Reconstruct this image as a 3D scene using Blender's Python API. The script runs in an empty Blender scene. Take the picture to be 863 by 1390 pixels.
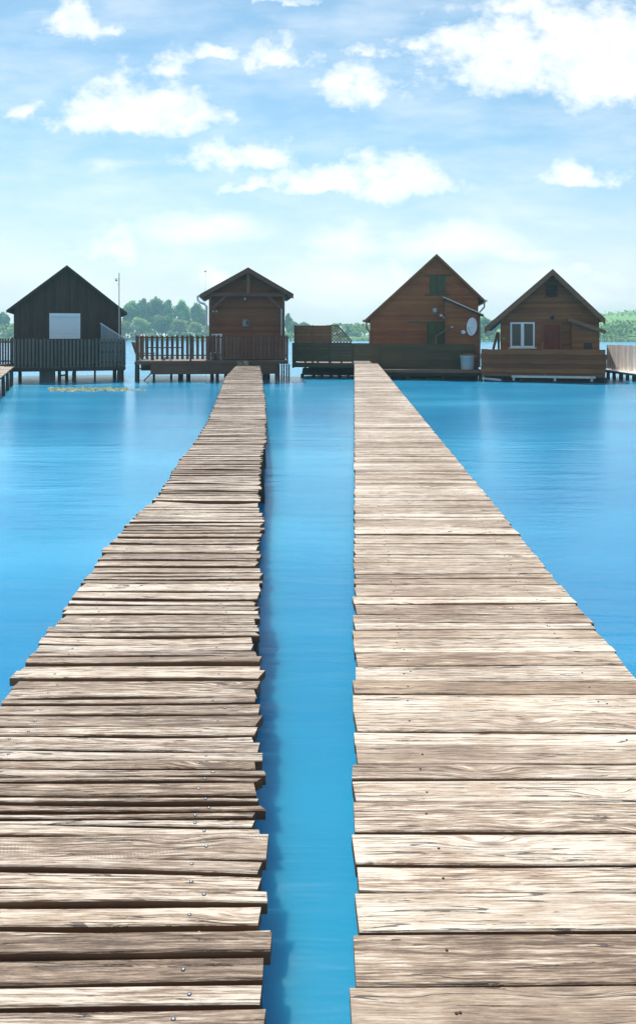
import bpy, math, random
from mathutils import Vector
R = math.radians
C = bpy.context.scene.collection
sc = bpy.context.scene
F, CX, HY, EYE = 1050.0, 431.5, 456.0, 1.6          # focal in photo pixels, photo centre, horizon row, eye above the decks
WATER = -0.9
SUN_EL, SUN_AZ = R(60), R(-17)                       # azimuth from +Y towards +X

def WX(px, D): return (px - CX) * D / F
def WZ(py, D): return EYE - (py - HY) * D / F

class Fr:                                             # a frame turned by rot about z; x / z turn photo pixels into local coordinates on the plane local y = dy
    def __init__(s, D, px, py=None, rot=0, z=None):
        s.D, s.px, s.rot = D, px, rot; s.o = Vector((WX(px, D), D, WZ(py, D) if py is not None else z))
        s.U = (math.cos(rot), math.sin(rot)); s.V = (-math.sin(rot), math.cos(rot))
    def hit(s, px, dy=0):
        a = (px - CX) / F; return (dy + s.o.x*s.V[0] + s.o.y*s.V[1]) / (a*s.V[0] + s.V[1])
    def x(s, px, dy=0):
        k = s.hit(px, dy); return (k*(px - CX)/F - s.o.x)*s.U[0] + (k - s.o.y)*s.U[1]
    def z(s, py, dy=0): return WZ(py, s.hit(s.px, dy)) - s.o.z
    def P(s, px, py, dy=0): return (s.x(px, dy), WZ(py, s.hit(px, dy)) - s.o.z)
    def at(s, px, py, dy): return Fr(s.hit(px, dy), px, py, s.rot, s.o.z)

# ------------------------------------------------------------------ mesh helpers
class MB:
    def __init__(s): s.v = []; s.f = []; s.p = []
    def add(s, pts, faces, pid=None):
        b = len(s.v); s.v += [tuple(p) for p in pts]
        q = random.random() if pid is None else pid
        s.p += [q] * len(pts)
        s.f += [tuple(b + i for i in f) for f in faces]
    def box(s, x0, x1, y0, y1, z0, z1, pid=None):
        s.add([(x0,y0,z0),(x1,y0,z0),(x1,y1,z0),(x0,y1,z0),(x0,y0,z1),(x1,y0,z1),(x1,y1,z1),(x0,y1,z1)],
              [(0,3,2,1),(4,5,6,7),(0,1,5,4),(1,2,6,5),(2,3,7,6),(3,0,4,7)], pid)
    def prism(s, poly, ext, pid=None):                # polygon of 3d points pushed along ext
        n = len(poly); e = Vector(ext)
        pts = [Vector(p) for p in poly] + [Vector(p) + e for p in poly]
        fs = [tuple(range(n)), tuple(range(2*n-1, n-1, -1))]
        fs += [(i, i+n, (i+1) % n + n, (i+1) % n) for i in range(n)]
        s.add(pts, fs, pid)
    def xz(s, poly, y0, y1, pid=None): s.prism([(x, y0, z) for x, z in poly], (0, y1-y0, 0), pid)
    def tube(s, pts, r, n=8, pid=None, r1=None, caps=True):
        pts = [Vector(p) for p in pts]; vs = []; m = len(pts)
        for i, p in enumerate(pts):
            d = (pts[min(i+1, m-1)] - pts[max(i-1, 0)]).normalized()
            a = d.cross(Vector((0, 0, 1)) if abs(d.z) < .9 else Vector((1, 0, 0))).normalized(); b = d.cross(a)
            rr = r if r1 is None else r + (r1 - r) * i / (m - 1)
            vs += [p + (a * math.cos(2*math.pi*k/n) + b * math.sin(2*math.pi*k/n)) * rr for k in range(n)]
        fs = [(i*n+k, i*n+(k+1) % n, (i+1)*n+(k+1) % n, (i+1)*n+k) for i in range(m-1) for k in range(n)]
        if caps: fs += [tuple(range(n-1, -1, -1)), tuple((m-1)*n + k for k in range(n))]
        s.add(vs, fs, pid)
    def bar(s, a, b, w, t, pid=None):                 # flat bar a->b in an xz plane, width w, thickness t along +y
        a, b = Vector(a), Vector(b); d = (b - a).normalized(); n = Vector((-d.z, 0, d.x)) * (w / 2)
        s.prism([a - n, b - n, b + n, a + n], (0, t, 0), pid)
    def lathe(s, prof, n=20, pid=None, c=(0,0,0)):
        vs = []
        for r, z in prof:
            vs += [(c[0] + r*math.cos(2*math.pi*k/n), c[1] + r*math.sin(2*math.pi*k/n), c[2] + z) for k in range(n)]
        m = len(prof)
        fs = [(i*n+k, i*n+(k+1) % n, (i+1)*n+(k+1) % n, (i+1)*n+k) for i in range(m-1) for k in range(n)]
        fs += [tuple(range(n-1, -1, -1)), tuple((m-1)*n + k for k in range(n))]
        s.add(vs, fs, pid)
    def build(s, name, mat, parent=None, loc=None, smooth=False, mat2=None, idx=None):
        me = bpy.data.meshes.new(name); me.from_pydata(s.v, [], s.f)
        at = me.attributes.new('pid', 'FLOAT', 'POINT'); at.data.foreach_set('value', s.p)
        if smooth: me.polygons.foreach_set('use_smooth', [True] * len(me.polygons))
        me.materials.append(mat)
        if mat2: me.materials.append(mat2); me.polygons.foreach_set('material_index', idx)
        me.update()
        o = bpy.data.objects.new(name, me); C.objects.link(o)
        if parent: o.parent = parent
        if loc: o.location = loc
        return o

def tag(o, label, cat, group=None, kind=None):
    if label: o['label'] = label
    if cat: o['category'] = cat
    if group: o['group'] = group
    if kind: o['kind'] = kind
    return o
def empty(name, loc, label, cat, group=None):
    o = bpy.data.objects.new(name, None); C.objects.link(o)
    if isinstance(loc, Fr): o.rotation_euler = (0, 0, loc.rot); loc = loc.o
    o.location = loc
    return tag(o, label, cat, group)
def dup(o, loc, label=None, parent=None, rz=None, scale=None):
    c = o.copy(); C.objects.link(c); c.parent = parent
    if loc is not None: c.location = loc
    if rz is not None: c.rotation_euler = (0, 0, rz)
    if scale is not None: c.scale = scale
    if label: c['label'] = label
    for ch in list(o.children): dup(ch, None, None, c)
    return c

def clip(poly, axis, lo, hi):                         # convex 2d polygon cut to a strip
    for sign, lim in ((1, lo), (-1, -hi)):
        out = []
        for i in range(len(poly)):
            a, b = poly[i], poly[(i+1) % len(poly)]
            da, db = sign*a[axis] - lim, sign*b[axis] - lim
            if da >= 0: out.append(a)
            if (da > 0 > db) or (da < 0 < db):
                t = da / (da - db); out.append((a[0] + (b[0]-a[0])*t, a[1] + (b[1]-a[1])*t))
        poly = out
        if len(poly) < 3: return []
    return poly
def boards(mb, poly, axis, pitch, fn, thick, lap=.016, gap=.006):
    """convex 2d outline poly (u,w) covered by boards; fn(u,w,off) -> 3d point, off = distance out of the wall face"""
    lo, hi = min(p[axis] for p in poly), max(p[axis] for p in poly); k = lo
    while k < hi - .01:
        e = min(k + pitch, hi); q = clip(poly, axis, k + gap/2, e - gap/2)
        if len(q) >= 3:
            n = len(q); fr = []
            for u, w in q:
                h = (w - k) / pitch if axis == 1 else .5
                fr.append(fn(u, w, thick + (lap * (1 - h) if axis == 1 else random.choice((0, .006)))))
            bk = [fn(u, w, 0) for u, w in q]
            mb.add(fr + bk, [tuple(range(n)), tuple(range(2*n-1, n-1, -1))] + [(i, i+n, (i+1) % n + n, (i+1) % n) for i in range(n)])
        k = e
def cabin_walls(parent, poly, depth, mat, axis, pitch, xw0, xw1, zb, zt):
    m = MB(); boards(m, poly, axis, pitch, lambda u, w, o: (u, .06 - o, w), .04)
    m.xz(poly, .062, .12, .5); m.build('front_wall', mat, parent)
    m = MB(); boards(m, [(-u, w) for u, w in poly][::-1], axis, pitch, lambda u, w, o: (-u, depth - .06 + o, w), .04)
    m.xz(poly, depth - .12, depth - .062, .5); m.build('back_wall', mat, parent)
    for sx, x in ((-1, xw0), (1, xw1)):
        m = MB(); zt_ = zt[0] if sx < 0 else zt[1]
        boards(m, [(.13, zb), (depth - .13, zb), (depth - .13, zt_), (.13, zt_)], axis, pitch, lambda u, w, o: (x - sx*.06 + sx*o, u, w), .04)
        m.build('side_wall', mat, parent)
def chevron(ap, l, r, t): return [l, ap, r, (r[0], r[1]-t), (ap[0], ap[1]-t), (l[0], l[1]-t)]

# ------------------------------------------------------------------ materials
class NT:
    def __init__(s, nt): s.nt = nt; s.nt.nodes.clear()
    def n(s, typ, ins=None, **kw):
        nd = s.nt.nodes.new(typ)
        for k, v in kw.items(): setattr(nd, k, v)
        for k, v in (ins or {}).items():
            sk = nd.inputs[k]
            if isinstance(v, bpy.types.NodeSocket): s.nt.links.new(v, sk)
            elif isinstance(v, bpy.types.Node): s.nt.links.new(v.outputs[0], sk)
            else: sk.default_value = v
        return nd
    def m(s, op, a, b=None, c=None, clamp=False):
        nd = s.nt.nodes.new('ShaderNodeMath'); nd.operation = op; nd.use_clamp = clamp
        for i, v in enumerate((a, b, c)):
            if v is None: continue
            if isinstance(v, (int, float)): nd.inputs[i].default_value = v
            else: s.nt.links.new(v.outputs[0] if isinstance(v, bpy.types.Node) else v, nd.inputs[i])
        return nd.outputs[0]
    def vm(s, op, a, b=None):
        nd = s.nt.nodes.new('ShaderNodeVectorMath'); nd.operation = op
        for i, v in enumerate((a, b)):
            if v is None: continue
            if isinstance(v, tuple): nd.inputs[i].default_value = v
            else: s.nt.links.new(v.outputs[0] if isinstance(v, bpy.types.Node) else v, nd.inputs[i])
        return nd.outputs['Value'] if op in ('LENGTH', 'DOT_PRODUCT') else nd.outputs[0]
    def noise(s, vec, scale=1, detail=4, rough=.55, dist=0):
        return s.n('ShaderNodeTexNoise', {'Vector': vec, 'Scale': scale, 'Detail': detail, 'Roughness': rough, 'Distortion': dist}).outputs['Fac']
    def ramp(s, fac, stops):
        nd = s.nt.nodes.new('ShaderNodeValToRGB'); s.nt.links.new(fac, nd.inputs[0]); e = nd.color_ramp.elements
        while len(e) < len(stops): e.new(.5)
        for i, (p, c) in enumerate(stops):
            e[i].position = p; e[i].color = (c, c, c, 1) if isinstance(c, (int, float)) else (*c, 1)
        return nd.outputs[0]
    def mix(s, fac, a, b, mode='MIX'):
        nd = s.nt.nodes.new('ShaderNodeMix'); nd.data_type = 'RGBA'; nd.blend_type = mode
        for k, v in ((0, fac), (6, a), (7, b)):
            sk = nd.inputs[k]
            if isinstance(v, bpy.types.NodeSocket): s.nt.links.new(v, sk)
            elif isinstance(v, tuple): sk.default_value = (*v, 1)
            else: sk.default_value = v
        return nd.outputs[2]
    def smooth(s, v, a, b):
        nd = s.nt.nodes.new('ShaderNodeMapRange'); nd.interpolation_type = 'SMOOTHSTEP'; s.nt.links.new(v, nd.inputs[0])
        nd.inputs[1].default_value = a; nd.inputs[2].default_value = b; return nd.outputs[0]
def material(name):
    m = bpy.data.materials.new(name); m.use_nodes = True; t = NT(m.node_tree)
    out = t.n('ShaderNodeOutputMaterial'); b = t.n('ShaderNodeBsdfPrincipled'); t.nt.links.new(b.outputs[0], out.inputs[0])
    t.b = b; t.out = out; return m, t
def lk(t, sock, val): t.nt.links.new(val, t.b.inputs[sock])

def plain(name, col, rough=.6, metal=0, var=.25, scale=6, spec=.5):
    m, t = material(name); co = t.n('ShaderNodeTexCoord').outputs['Object']
    f = t.noise(co, scale, 5); v = t.m('MULTIPLY_ADD', f, var*2, 1 - var)
    pid = t.n('ShaderNodeAttribute', attribute_name='pid').outputs['Fac']
    v = t.m('MULTIPLY', v, t.m('MULTIPLY_ADD', pid, var, 1 - var/2))
    hsv = t.n('ShaderNodeHueSaturation', {'Value': v, 'Color': (*col, 1)}); lk(t, 'Base Color', hsv.outputs[0])
    t.b.inputs['Roughness'].default_value = rough; t.b.inputs['Metallic'].default_value = metal; t.b.inputs['Specular IOR Level'].default_value = spec
    return m
def stained(name, col, vert=False, var=.3, rough=.7):         # painted or stained timber of the cabins
    m, t = material(name); co = t.n('ShaderNodeTexCoord').outputs['Object']
    pid = t.n('ShaderNodeAttribute', attribute_name='pid').outputs['Fac']
    off = t.n('ShaderNodeCombineXYZ', {'X': t.m('MULTIPLY', pid, 31.0), 'Z': t.m('MULTIPLY', pid, 17.0)})
    p = t.vm('ADD', co, off.outputs[0])
    g = t.noise(t.vm('MULTIPLY', p, (14, 14, 1.2) if vert else (1.2, 1.2, 18)), 1, 5, .6)
    w = t.noise(co, .8, 4)
    k = t.m('MULTIPLY', t.m('MULTIPLY_ADD', g, 1.1, .45), t.m('MULTIPLY_ADD', pid, var, 1 - var/2))
    k = t.m('MULTIPLY', k, t.m('MULTIPLY_ADD', w, .7, .65))
    c = t.n('ShaderNodeHueSaturation', {'Value': k, 'Hue': t.m('MULTIPLY_ADD', pid, .016, .492), 'Color': (*col, 1)}); lk(t, 'Base Color', c.outputs[0])
    bp = t.n('ShaderNodeBump', {'Height': g, 'Strength': .4, 'Distance': .01}); lk(t, 'Normal', bp.outputs[0])
    t.b.inputs['Roughness'].default_value = rough; t.b.inputs['Specular IOR Level'].default_value = .3
    return m
def planks(name, dark, mid, light, contrast=1.0, stain=.6, tone=.35, knots=1.0):  # sun-bleached deck planks, grain along x
    m, t = material(name); co = t.n('ShaderNodeTexCoord').outputs['Object']
    pid = t.n('ShaderNodeAttribute', attribute_name='pid').outputs['Fac']
    off = t.n('ShaderNodeCombineXYZ', {'X': t.m('MULTIPLY', pid, 97.0), 'Y': t.m('MULTIPLY', pid, 41.0), 'Z': t.m('MULTIPLY', pid, 13.0)}).outputs[0]
    p = t.vm('ADD', co, off)
    wob = t.noise(t.vm('MULTIPLY', p, (3.0, 7, 7)), 1, 3)
    vor = t.n('ShaderNodeTexVoronoi', {'Vector': t.vm('MULTIPLY', p, (2.1, 7.5, 7.5)), 'Scale': 1.0, 'Randomness': 1.0})
    vd = vor.outputs['Distance']
    cell = t.n('ShaderNodeSeparateColor', {'Color': vor.outputs['Color']}).outputs[0]
    has = t.smooth(cell, .52, .56)                                        # only part of the cells hold a knot
    near = t.m('MULTIPLY', t.m('MULTIPLY', t.smooth(vd, .42, .05), has), knots)
    # the grain bends round the knots
    sep = t.n('ShaderNodeSeparateXYZ', {'Vector': p})
    yy = t.m('ADD', t.m('ADD', sep.outputs[1], t.m('MULTIPLY', wob, .018)), t.m('MULTIPLY', near, .035))
    q = t.n('ShaderNodeCombineXYZ', {'X': sep.outputs[0], 'Y': yy, 'Z': sep.outputs[2]}).outputs[0]
    g1 = t.noise(t.vm('MULTIPLY', q, (1.6, 78, 50)), 1, 6, .68)
    g2 = t.noise(t.vm('MULTIPLY', q, (8, 170, 120)), 1, 4, .7)
    rings = t.m('SINE', t.m('MULTIPLY', t.m('ADD', yy, t.m('MULTIPLY', t.noise(t.vm('MULTIPLY', p, (1.0, 4, 4)), 1, 2), .22)), 330.0))
    bl = t.noise(t.vm('MULTIPLY', p, (3.6, 19, 12)), 1, 6, .72)
    big = t.noise(t.vm('MULTIPLY', co, (1.1, .8, 1)), 1, 4, .6)
    gr = t.m('ADD', t.m('MULTIPLY', g1, .40), t.m('MULTIPLY', g2, .60))
    gr = t.m('ADD', gr, t.m('MULTIPLY', rings, .016))
    gr = t.m('ADD', t.m('MULTIPLY', t.m('SUBTRACT', gr, .5), t.m('MULTIPLY', t.m('MULTIPLY_ADD', t.m('FRACT', t.m('MULTIPLY', pid, 11.9)), .9, .5), contrast)), .5)
    gr = t.m('ADD', gr, t.m('MULTIPLY', t.m('SUBTRACT', bl, .5), stain))
    gr = t.m('ADD', gr, t.m('MULTIPLY', t.m('SUBTRACT', big, .5), stain * .8))
    gr = t.m('ADD', gr, t.m('MULTIPLY', t.m('SUBTRACT', t.m('FRACT', t.m('MULTIPLY', pid, 7.31)), .5), tone))
    col = t.ramp(gr, [(.22, dark), (.47, mid), (.68, light), (.9, tuple(min(.8, c*1.03) for c in light))])
    knot = t.m('MULTIPLY', t.m('MULTIPLY', t.smooth(vd, .16, .05), has), .8 * knots)
    col = t.mix(knot, col, tuple(c * .8 for c in dark))
    ck = t.noise(t.vm('MULTIPLY', q, (.9, 26, 9)), 1.0, 3, .5)
    crack = t.m('MULTIPLY', t.m('LESS_THAN', t.m('ABSOLUTE', t.m('SUBTRACT', ck, .5)), .010), t.smooth(bl, .46, .52))
    col = t.mix(t.m('MULTIPLY', crack, .85), col, (.03, .02, .014))
    dash = t.smooth(t.noise(t.vm('MULTIPLY', q, (11, 130, 60)), 1, 2, .6), .60, .70)         # short dark pits in the grain
    col = t.mix(t.m('MULTIPLY', t.m('MULTIPLY', dash, t.smooth(bl, .68, .42)), .8), col, dark)
    # saw marks across some of the planks
    saw = t.m('SINE', t.m('MULTIPLY', t.m('ADD', sep.outputs[0], t.m('MULTIPLY', sep.outputs[1], .35)), 560.0))
    sw = t.m('MULTIPLY', t.m('GREATER_THAN', t.m('FRACT', t.m('MULTIPLY', pid, 3.77)), .72), t.smooth(bl, .45, .62))
    col = t.mix(t.m('MULTIPLY', t.m('MULTIPLY', sw, t.m('MULTIPLY_ADD', saw, .5, .5)), .28), col, dark)
    gy = t.m('MULTIPLY', t.m('FRACT', t.m('MULTIPLY', pid, 5.37)), .22)                # some planks have greyed more than others
    col = t.mix(gy, col, t.n('ShaderNodeHueSaturation', {'Saturation': .45, 'Value': .88, 'Color': col}).outputs[0])
    lk(t, 'Base Color', col)
    h = t.m('SUBTRACT', t.m('ADD', t.m('MULTIPLY', g1, 1.0), t.m('MULTIPLY', g2, .5)), t.m('MULTIPLY', crack, 1.2))
    bp = t.n('ShaderNodeBump', {'Height': h, 'Strength': .75, 'Distance': .006}); lk(t, 'Normal', bp.outputs[0])
    t.b.inputs['Roughness'].default_value = .58; t.b.inputs['Specular IOR Level'].default_value = .4
    return m

M = {}
M['plank_old'] = planks('weathered_plank', (.060, .032, .017), (.245, .162, .10), (.52, .44, .35), 2.3, .6, .27)
M['plank_new'] = planks('bleached_plank', (.095, .052, .028), (.32, .222, .142), (.595, .51, .41), 1.9, .66, .25)
M['plank_edge'] = stained('unbleached_shaded_edge', (.16, .085, .045))
M['log'] = stained('dark_log', (.07, .05, .035))
M['black_boards'] = stained('black_boards', (0.064, 0.036, 0.024), True)
M['grey_pickets'] = stained('grey_pickets', (0.117, 0.112, 0.096), True)
M['umber'] = stained('umber_siding', (0.200, 0.066, 0.030))
M['umber_trim'] = stained('umber_trim', (0.170, 0.078, 0.045))
M['umber_pickets'] = stained('umber_pickets', (0.160, 0.062, 0.034), True)
M['chestnut'] = stained('chestnut_siding', (0.310, 0.095, 0.030))
M['chestnut_dk'] = stained('chestnut_trim', (0.234, 0.081, 0.031))
M['oak'] = stained('oak_siding', (0.260, 0.086, 0.029))
M['oak_fence'] = stained('oak_fence', (0.235, 0.080, 0.027), False, .6)
M['oak_trim'] = stained('oak_trim', (0.240, 0.105, 0.055))
M['door_red'] = stained('red_door', (0.240, 0.050, 0.025), True)
M['green_paint'] = stained('green_paint', (0.085, 0.054, 0.024), False, .3)
M['green_shutter'] = stained('green_shutter', (.085, .088, .038), True, .3)
M['pale_boards'] = stained('pale_boards', (0.860, 0.800, 0.730), True, .35)  # extra pale: sunlight on the fence is put into the base colour
M['deck_grey'] = stained('deck_grey', (.24, .20, .16))
M['roof'] = plain('dark_roofing', (.035, .030, .028), .85, 0, .35, 9)
M['roof_brown'] = plain('brown_roofing', (.075, .040, .026), .85, 0, .35, 9)
M['white'] = plain('white_paint', (.74, .76, .78), .4, 0, .05)
M['grey_light'] = plain('pale_grey_plastic', (.45, .48, .50), .5, 0, .1)
M['corrugated'] = plain('corrugated_sheet', (.22, .24, .26), .5, 0, .2)
M['metal'] = plain('galvanised_metal', (.45, .45, .45), .35, .8, .2)
M['iron'] = plain('dark_iron', (.05, .05, .05), .5, .6, .2)
M['copper'] = plain('copper_pipe', (.30, .17, .10), .4, .6, .2)
M['nail'] = plain('bright_nail', (.17, .18, .20), .5, .8, .3, 200)
M['rust_nail'] = plain('rusted_nail', (.05, .028, .018), .7, .3, .3, 200)
M['concrete'] = plain('concrete', (.10, .095, .085), .9, 0, .4, 3)
M['weed'] = plain('floating_weed', (.34, .35, .20), .8, 0, .4, 5)
M['plaque'] = plain('green_plaque', (.16, .2, .03), .5)
M['reed'] = plain('reed', (.17, .16, .05), .8, 0, .5, .2)
m, t = material('window_glass'); t.b.inputs['Base Color'].default_value = (.02, .025, .02, 1); t.b.inputs['Roughness'].default_value = .08; M['glass'] = m
def leafy(name, a, b):
    m, t = material(name); pid = t.n('ShaderNodeAttribute', attribute_name='pid').outputs['Fac']
    rnd = t.n('ShaderNodeObjectInfo').outputs['Random']
    c = t.mix(pid, a, b); hv = t.n('ShaderNodeHueSaturation', {'Color': c, 'Value': t.m('MULTIPLY_ADD', rnd, .7, .65), 'Hue': t.m('MULTIPLY_ADD', rnd, .05, .475)})
    lk(t, 'Base Color', hv.outputs[0]); t.b.inputs['Roughness'].default_value = .7; t.b.inputs['Specular IOR Level'].default_value = .2
    tr = t.n('ShaderNodeBsdfTranslucent', {'Color': hv.outputs[0]}); mx = t.n('ShaderNodeMixShader', {0: .45, 1: t.b.outputs[0], 2: tr.outputs[0]})
    t.nt.links.new(mx.outputs[0], t.out.inputs[0]); return m
M['leaf'] = leafy('leaf', (.04, .15, .05), (.40, .60, .17))
M['leaf_pale'] = leafy('pale_leaf', (.10, .19, .07), (.42, .48, .18))
M['leaf_dark'] = leafy('dark_leaf', (.04, .10, .04), (.08, .16, .07))
M['bark'] = plain('bark', (.09, .07, .05), .9)
m, t = material('meadow'); co = t.n('ShaderNodeTexCoord').outputs['Object']
g = t.noise(co, .03, 5); g2 = t.noise(t.vm('MULTIPLY', co, (.08, .25, .25)), 1, 5)
lk(t, 'Base Color', t.ramp(t.m('ADD', t.m('MULTIPLY', g, .5), t.m('MULTIPLY', g2, .5)), [(.35, (.08, .20, .045)), (.5, (.13, .29, .07)), (.65, (.24, .32, .11))])); t.b.inputs['Roughness'].default_value = .9; M['meadow'] = m
# water: a long exposure has smoothed it, the waves left only as soft streaks
m, t = material('lake_water'); co = t.n('ShaderNodeTexCoord').outputs['Object']
s1 = t.noise(t.vm('MULTIPLY', co, (.55, 2.6, 1)), 1, 4, .55, .3); s2 = t.noise(t.vm('MULTIPLY', co, (.10, .22, 1)), 1, 3)
lk(t, 'Base Color', t.ramp(s2, [(.3, (.003, .168, .335)), (.55, (.010, .235, .41)), (.75, (.055, .345, .55))]))  # palest stop paints in milky patches of glare and cloud reflection
bp = t.n('ShaderNodeBump', {'Height': t.m('ADD', s1, t.m('MULTIPLY', s2, 1.5)), 'Strength': .4, 'Distance': .05}); lk(t, 'Normal', bp.outputs[0])
t.b.inputs['Subsurface Weight'].default_value = 1; t.b.inputs['Subsurface Radius'].default_value = (.3, .85, 1.0); t.b.inputs['Subsurface Scale'].default_value = 1.2
t.b.inputs['Roughness'].default_value = .21; t.b.inputs['IOR'].default_value = 1.4; M['water'] = m

# ------------------------------------------------------------------ camera, sky, sun
cam = bpy.data.objects.new('camera', bpy.data.cameras.new('camera')); C.objects.link(cam); sc.camera = cam
cam.location = (0, 0, EYE); cam.rotation_euler = (R(90), 0, 0)
cam.data.sensor_fit = 'HORIZONTAL'; cam.data.sensor_width = 36; cam.data.lens = 36 * F / 863
cam.data.shift_y = -(695 - HY) / 863; cam.data.clip_start = .05; cam.data.clip_end = 5000
sd = bpy.data.lights.new('sun', 'SUN'); sd.energy = 4.1; sd.angle = R(.6); sd.color = (1, .96, .91)
so = bpy.data.objects.new('sun', sd); C.objects.link(so)
sdir = Vector((math.sin(SUN_AZ)*math.cos(SUN_EL), math.cos(SUN_AZ)*math.cos(SUN_EL), math.sin(SUN_EL)))
so.rotation_euler = sdir.to_track_quat('Z', 'Y').to_euler()
w = bpy.data.worlds.new('World'); sc.world = w; w.use_nodes = True; t = NT(w.node_tree)
out = t.n('ShaderNodeOutputWorld')
sky = t.n('ShaderNodeTexSky', sky_type='NISHITA', sun_disc=False, sun_elevation=SUN_EL, sun_rotation=SUN_AZ, air_density=1.0, dust_density=.5, ozone_density=3.0)
hs = t.n('ShaderNodeHueSaturation', {'Saturation': 1.06, 'Value': 1.0, 'Hue': .478, 'Color': sky.outputs[0]})
d = t.n('ShaderNodeTexCoord').outputs['Generated']; sp = t.n('ShaderNodeSeparateXYZ', {'Vector': d})
yy = t.m('MAXIMUM', t.m('ABSOLUTE', sp.outputs[1]), .08)
uv = t.n('ShaderNodeCombineXYZ', {'X': t.m('DIVIDE', sp.outputs[0], yy), 'Y': t.m('DIVIDE', sp.outputs[2], yy)}).outputs[0]
wn = t.n('ShaderNodeTexNoise', {'Vector': uv, 'Scale': 16.0, 'Detail': 6.0, 'Roughness': .6}).outputs['Color']
wu = t.vm('ADD', uv, t.vm('MULTIPLY', t.vm('SUBTRACT', wn, (.5, .5, .5)), (.075, .055, 0)))
def cloud_field(items, soft):
    acc = None
    for cx, cy, rx, ry, wt in items:
        q = t.vm('MULTIPLY', t.vm('SUBTRACT', wu, ((cx - CX)/F, (HY - cy)/F, 0)), (F/rx/1.15, F/ry/1.15, 0))
        q = t.vm('MAXIMUM', q, t.vm('MULTIPLY', q, (-1, -soft, 0)))
        v = t.m('MULTIPLY', t.m('SUBTRACT', 1.0, t.vm('LENGTH', q)), wt)
        acc = v if acc is None else t.m('MAXIMUM', acc, v)
    return acc
cum = [(118,40,42,38,1),(150,42,38,26,.9),(90,26,24,24,.8),(185,160,125,56,1.1),(140,150,70,50,1),(235,158,85,34,1),(236,96,42,32,.8),(375,82,62,34,.95),(300,76,42,18,.75),(410,84,30,30,.8),
       (500,128,72,40,1),(470,112,50,24,.8),(325,217,88,34,1),(370,212,44,26,.8),(535,250,75,56,1.1),(440,248,110,28,1.1),(350,250,70,16,.95),(33,155,22,13,.8),(690,92,110,92,1.15),(640,70,80,55,1),
       (830,105,120,120,1.25),(770,60,110,80,1.1),(720,20,120,40,.8),(565,60,45,22,.7),(775,248,78,22,.95),(490,76,34,18,.7),(385,2,60,10,.8),(815,372,36,16,.6),(150,345,75,34,.62),(540,380,26,40,.66),(450,385,60,18,.55),(292,385,34,24,.6)]
wis = [(150,215,70,22,.6),(280,305,130,38,.9),(470,330,80,40,.95),(610,328,160,38,.98),(700,342,100,24,.8),(45,20,60,12,.4),(605,112,30,18,.5),(640,250,40,16,.45),(470,390,190,55,.85),(690,385,150,50,.7),(800,400,120,40,.6),(100,400,160,50,.6),(230,360,150,40,.5)]
fb = t.noise(t.vm('MULTIPLY', uv, (1, 1.4, 1)), 17, 10, .64)
fw = t.noise(t.vm('MULTIPLY', uv, (1, 3.2, 1)), 6, 7, .6)
dc = t.m('ADD', cloud_field(cum, 2.6), t.m('MULTIPLY', t.m('SUBTRACT', fb, .5), 2.6))
dens = t.m('MULTIPLY', t.smooth(dc, -.12, 1.0), .97)
dw = t.m('ADD', cloud_field(wis, 1.0), t.m('MULTIPLY', t.m('SUBTRACT', fw, .5), 1.6))
thin = t.m('MULTIPLY', t.smooth(dw, .0, 1.0), .75)
veil = t.m('MULTIPLY', t.smooth(fw, .3, .8), .38)
tot = t.m('MAXIMUM', dens, t.m('MAXIMUM', thin, veil))
up = t.vm('ADD', uv, (-.02, .035, 0))                        # self-shading: the far side of a thick cloud is greyer
shade = t.smooth(t.noise(t.vm('MULTIPLY', up, (1, 1.5, 1)), 13, 5, .6), .35, .75)
ccol = t.mix(t.m('MULTIPLY', shade, t.smooth(dc, .3, 1.0)), (8.9, 8.9, 8.9), (7.0, 7.2, 7.3))
hzn = t.m('MULTIPLY', t.smooth(t.m('ABSOLUTE', sp.outputs[2]), .26, .0), .72)               # pale air low over the horizon
skyc = t.mix(tot, t.mix(hzn, hs.outputs[0], (6.5, 6.8, 7.1)), ccol)
bg = t.n('ShaderNodeBackground', {'Color': skyc, 'Strength': .086}); t.nt.links.new(bg.outputs[0], out.inputs[0])
vs = sc.view_settings; vs.view_transform = 'Standard'; vs.look = 'None'; vs.exposure = .7; vs.gamma = 1; vs.use_curve_mapping = False

# ------------------------------------------------------------------ water, shore, hill, air
random.seed(11)
m = MB(); m.add([(-850,-200,WATER),(850,-200,WATER),(850,850,WATER),(-850,850,WATER)], [(0,1,2,3)])
tag(m.build('water', M['water']), 'smooth blue lake water', None, None, 'structure')
def shore(x):                                         # distance of the far bank
    return 430 - 95 * (1 / (1 + math.exp(-(x - 60) / 28))) + 6*math.sin(x*.05) + 4*math.sin(x*.13 + 1)
def ground_z(x, y):
    s = y - shore(x); z = WATER - 1.2 + min(1.8, max(0, s*.12 + .9)) + .5*min(1, max(0, s/40))
    hill = 20.5*math.exp(-.5*((x - 262)/105)**2 - .5*((y - 500)/62)**2)
    k = min(1, max(0, s/20)); return z + hill*k + k*.6*math.sin(x*.06)*math.sin(y*.05)
def sheet(name, x0, x1, y0, y1, nx, ny, fn, mat):
    m = MB(); vv = [(x0 + (x1-x0)*i/nx, y0 + (y1-y0)*j/ny) for j in range(ny+1) for i in range(nx+1)]
    m.add([(x, y, fn(x, y)) for x, y in vv], [(j*(nx+1)+i, j*(nx+1)+i+1, (j+1)*(nx+1)+i+1, (j+1)*(nx+1)+i) for j in range(ny) for i in range(nx)])
    o = m.build(name, mat, None, None, True); return o
tag(sheet('terrain', -840, 840, 310, 840, 240, 110, ground_z, M['meadow']), 'low far bank rising to a green hill', None, None, 'structure')
HAZE = .0007
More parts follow.
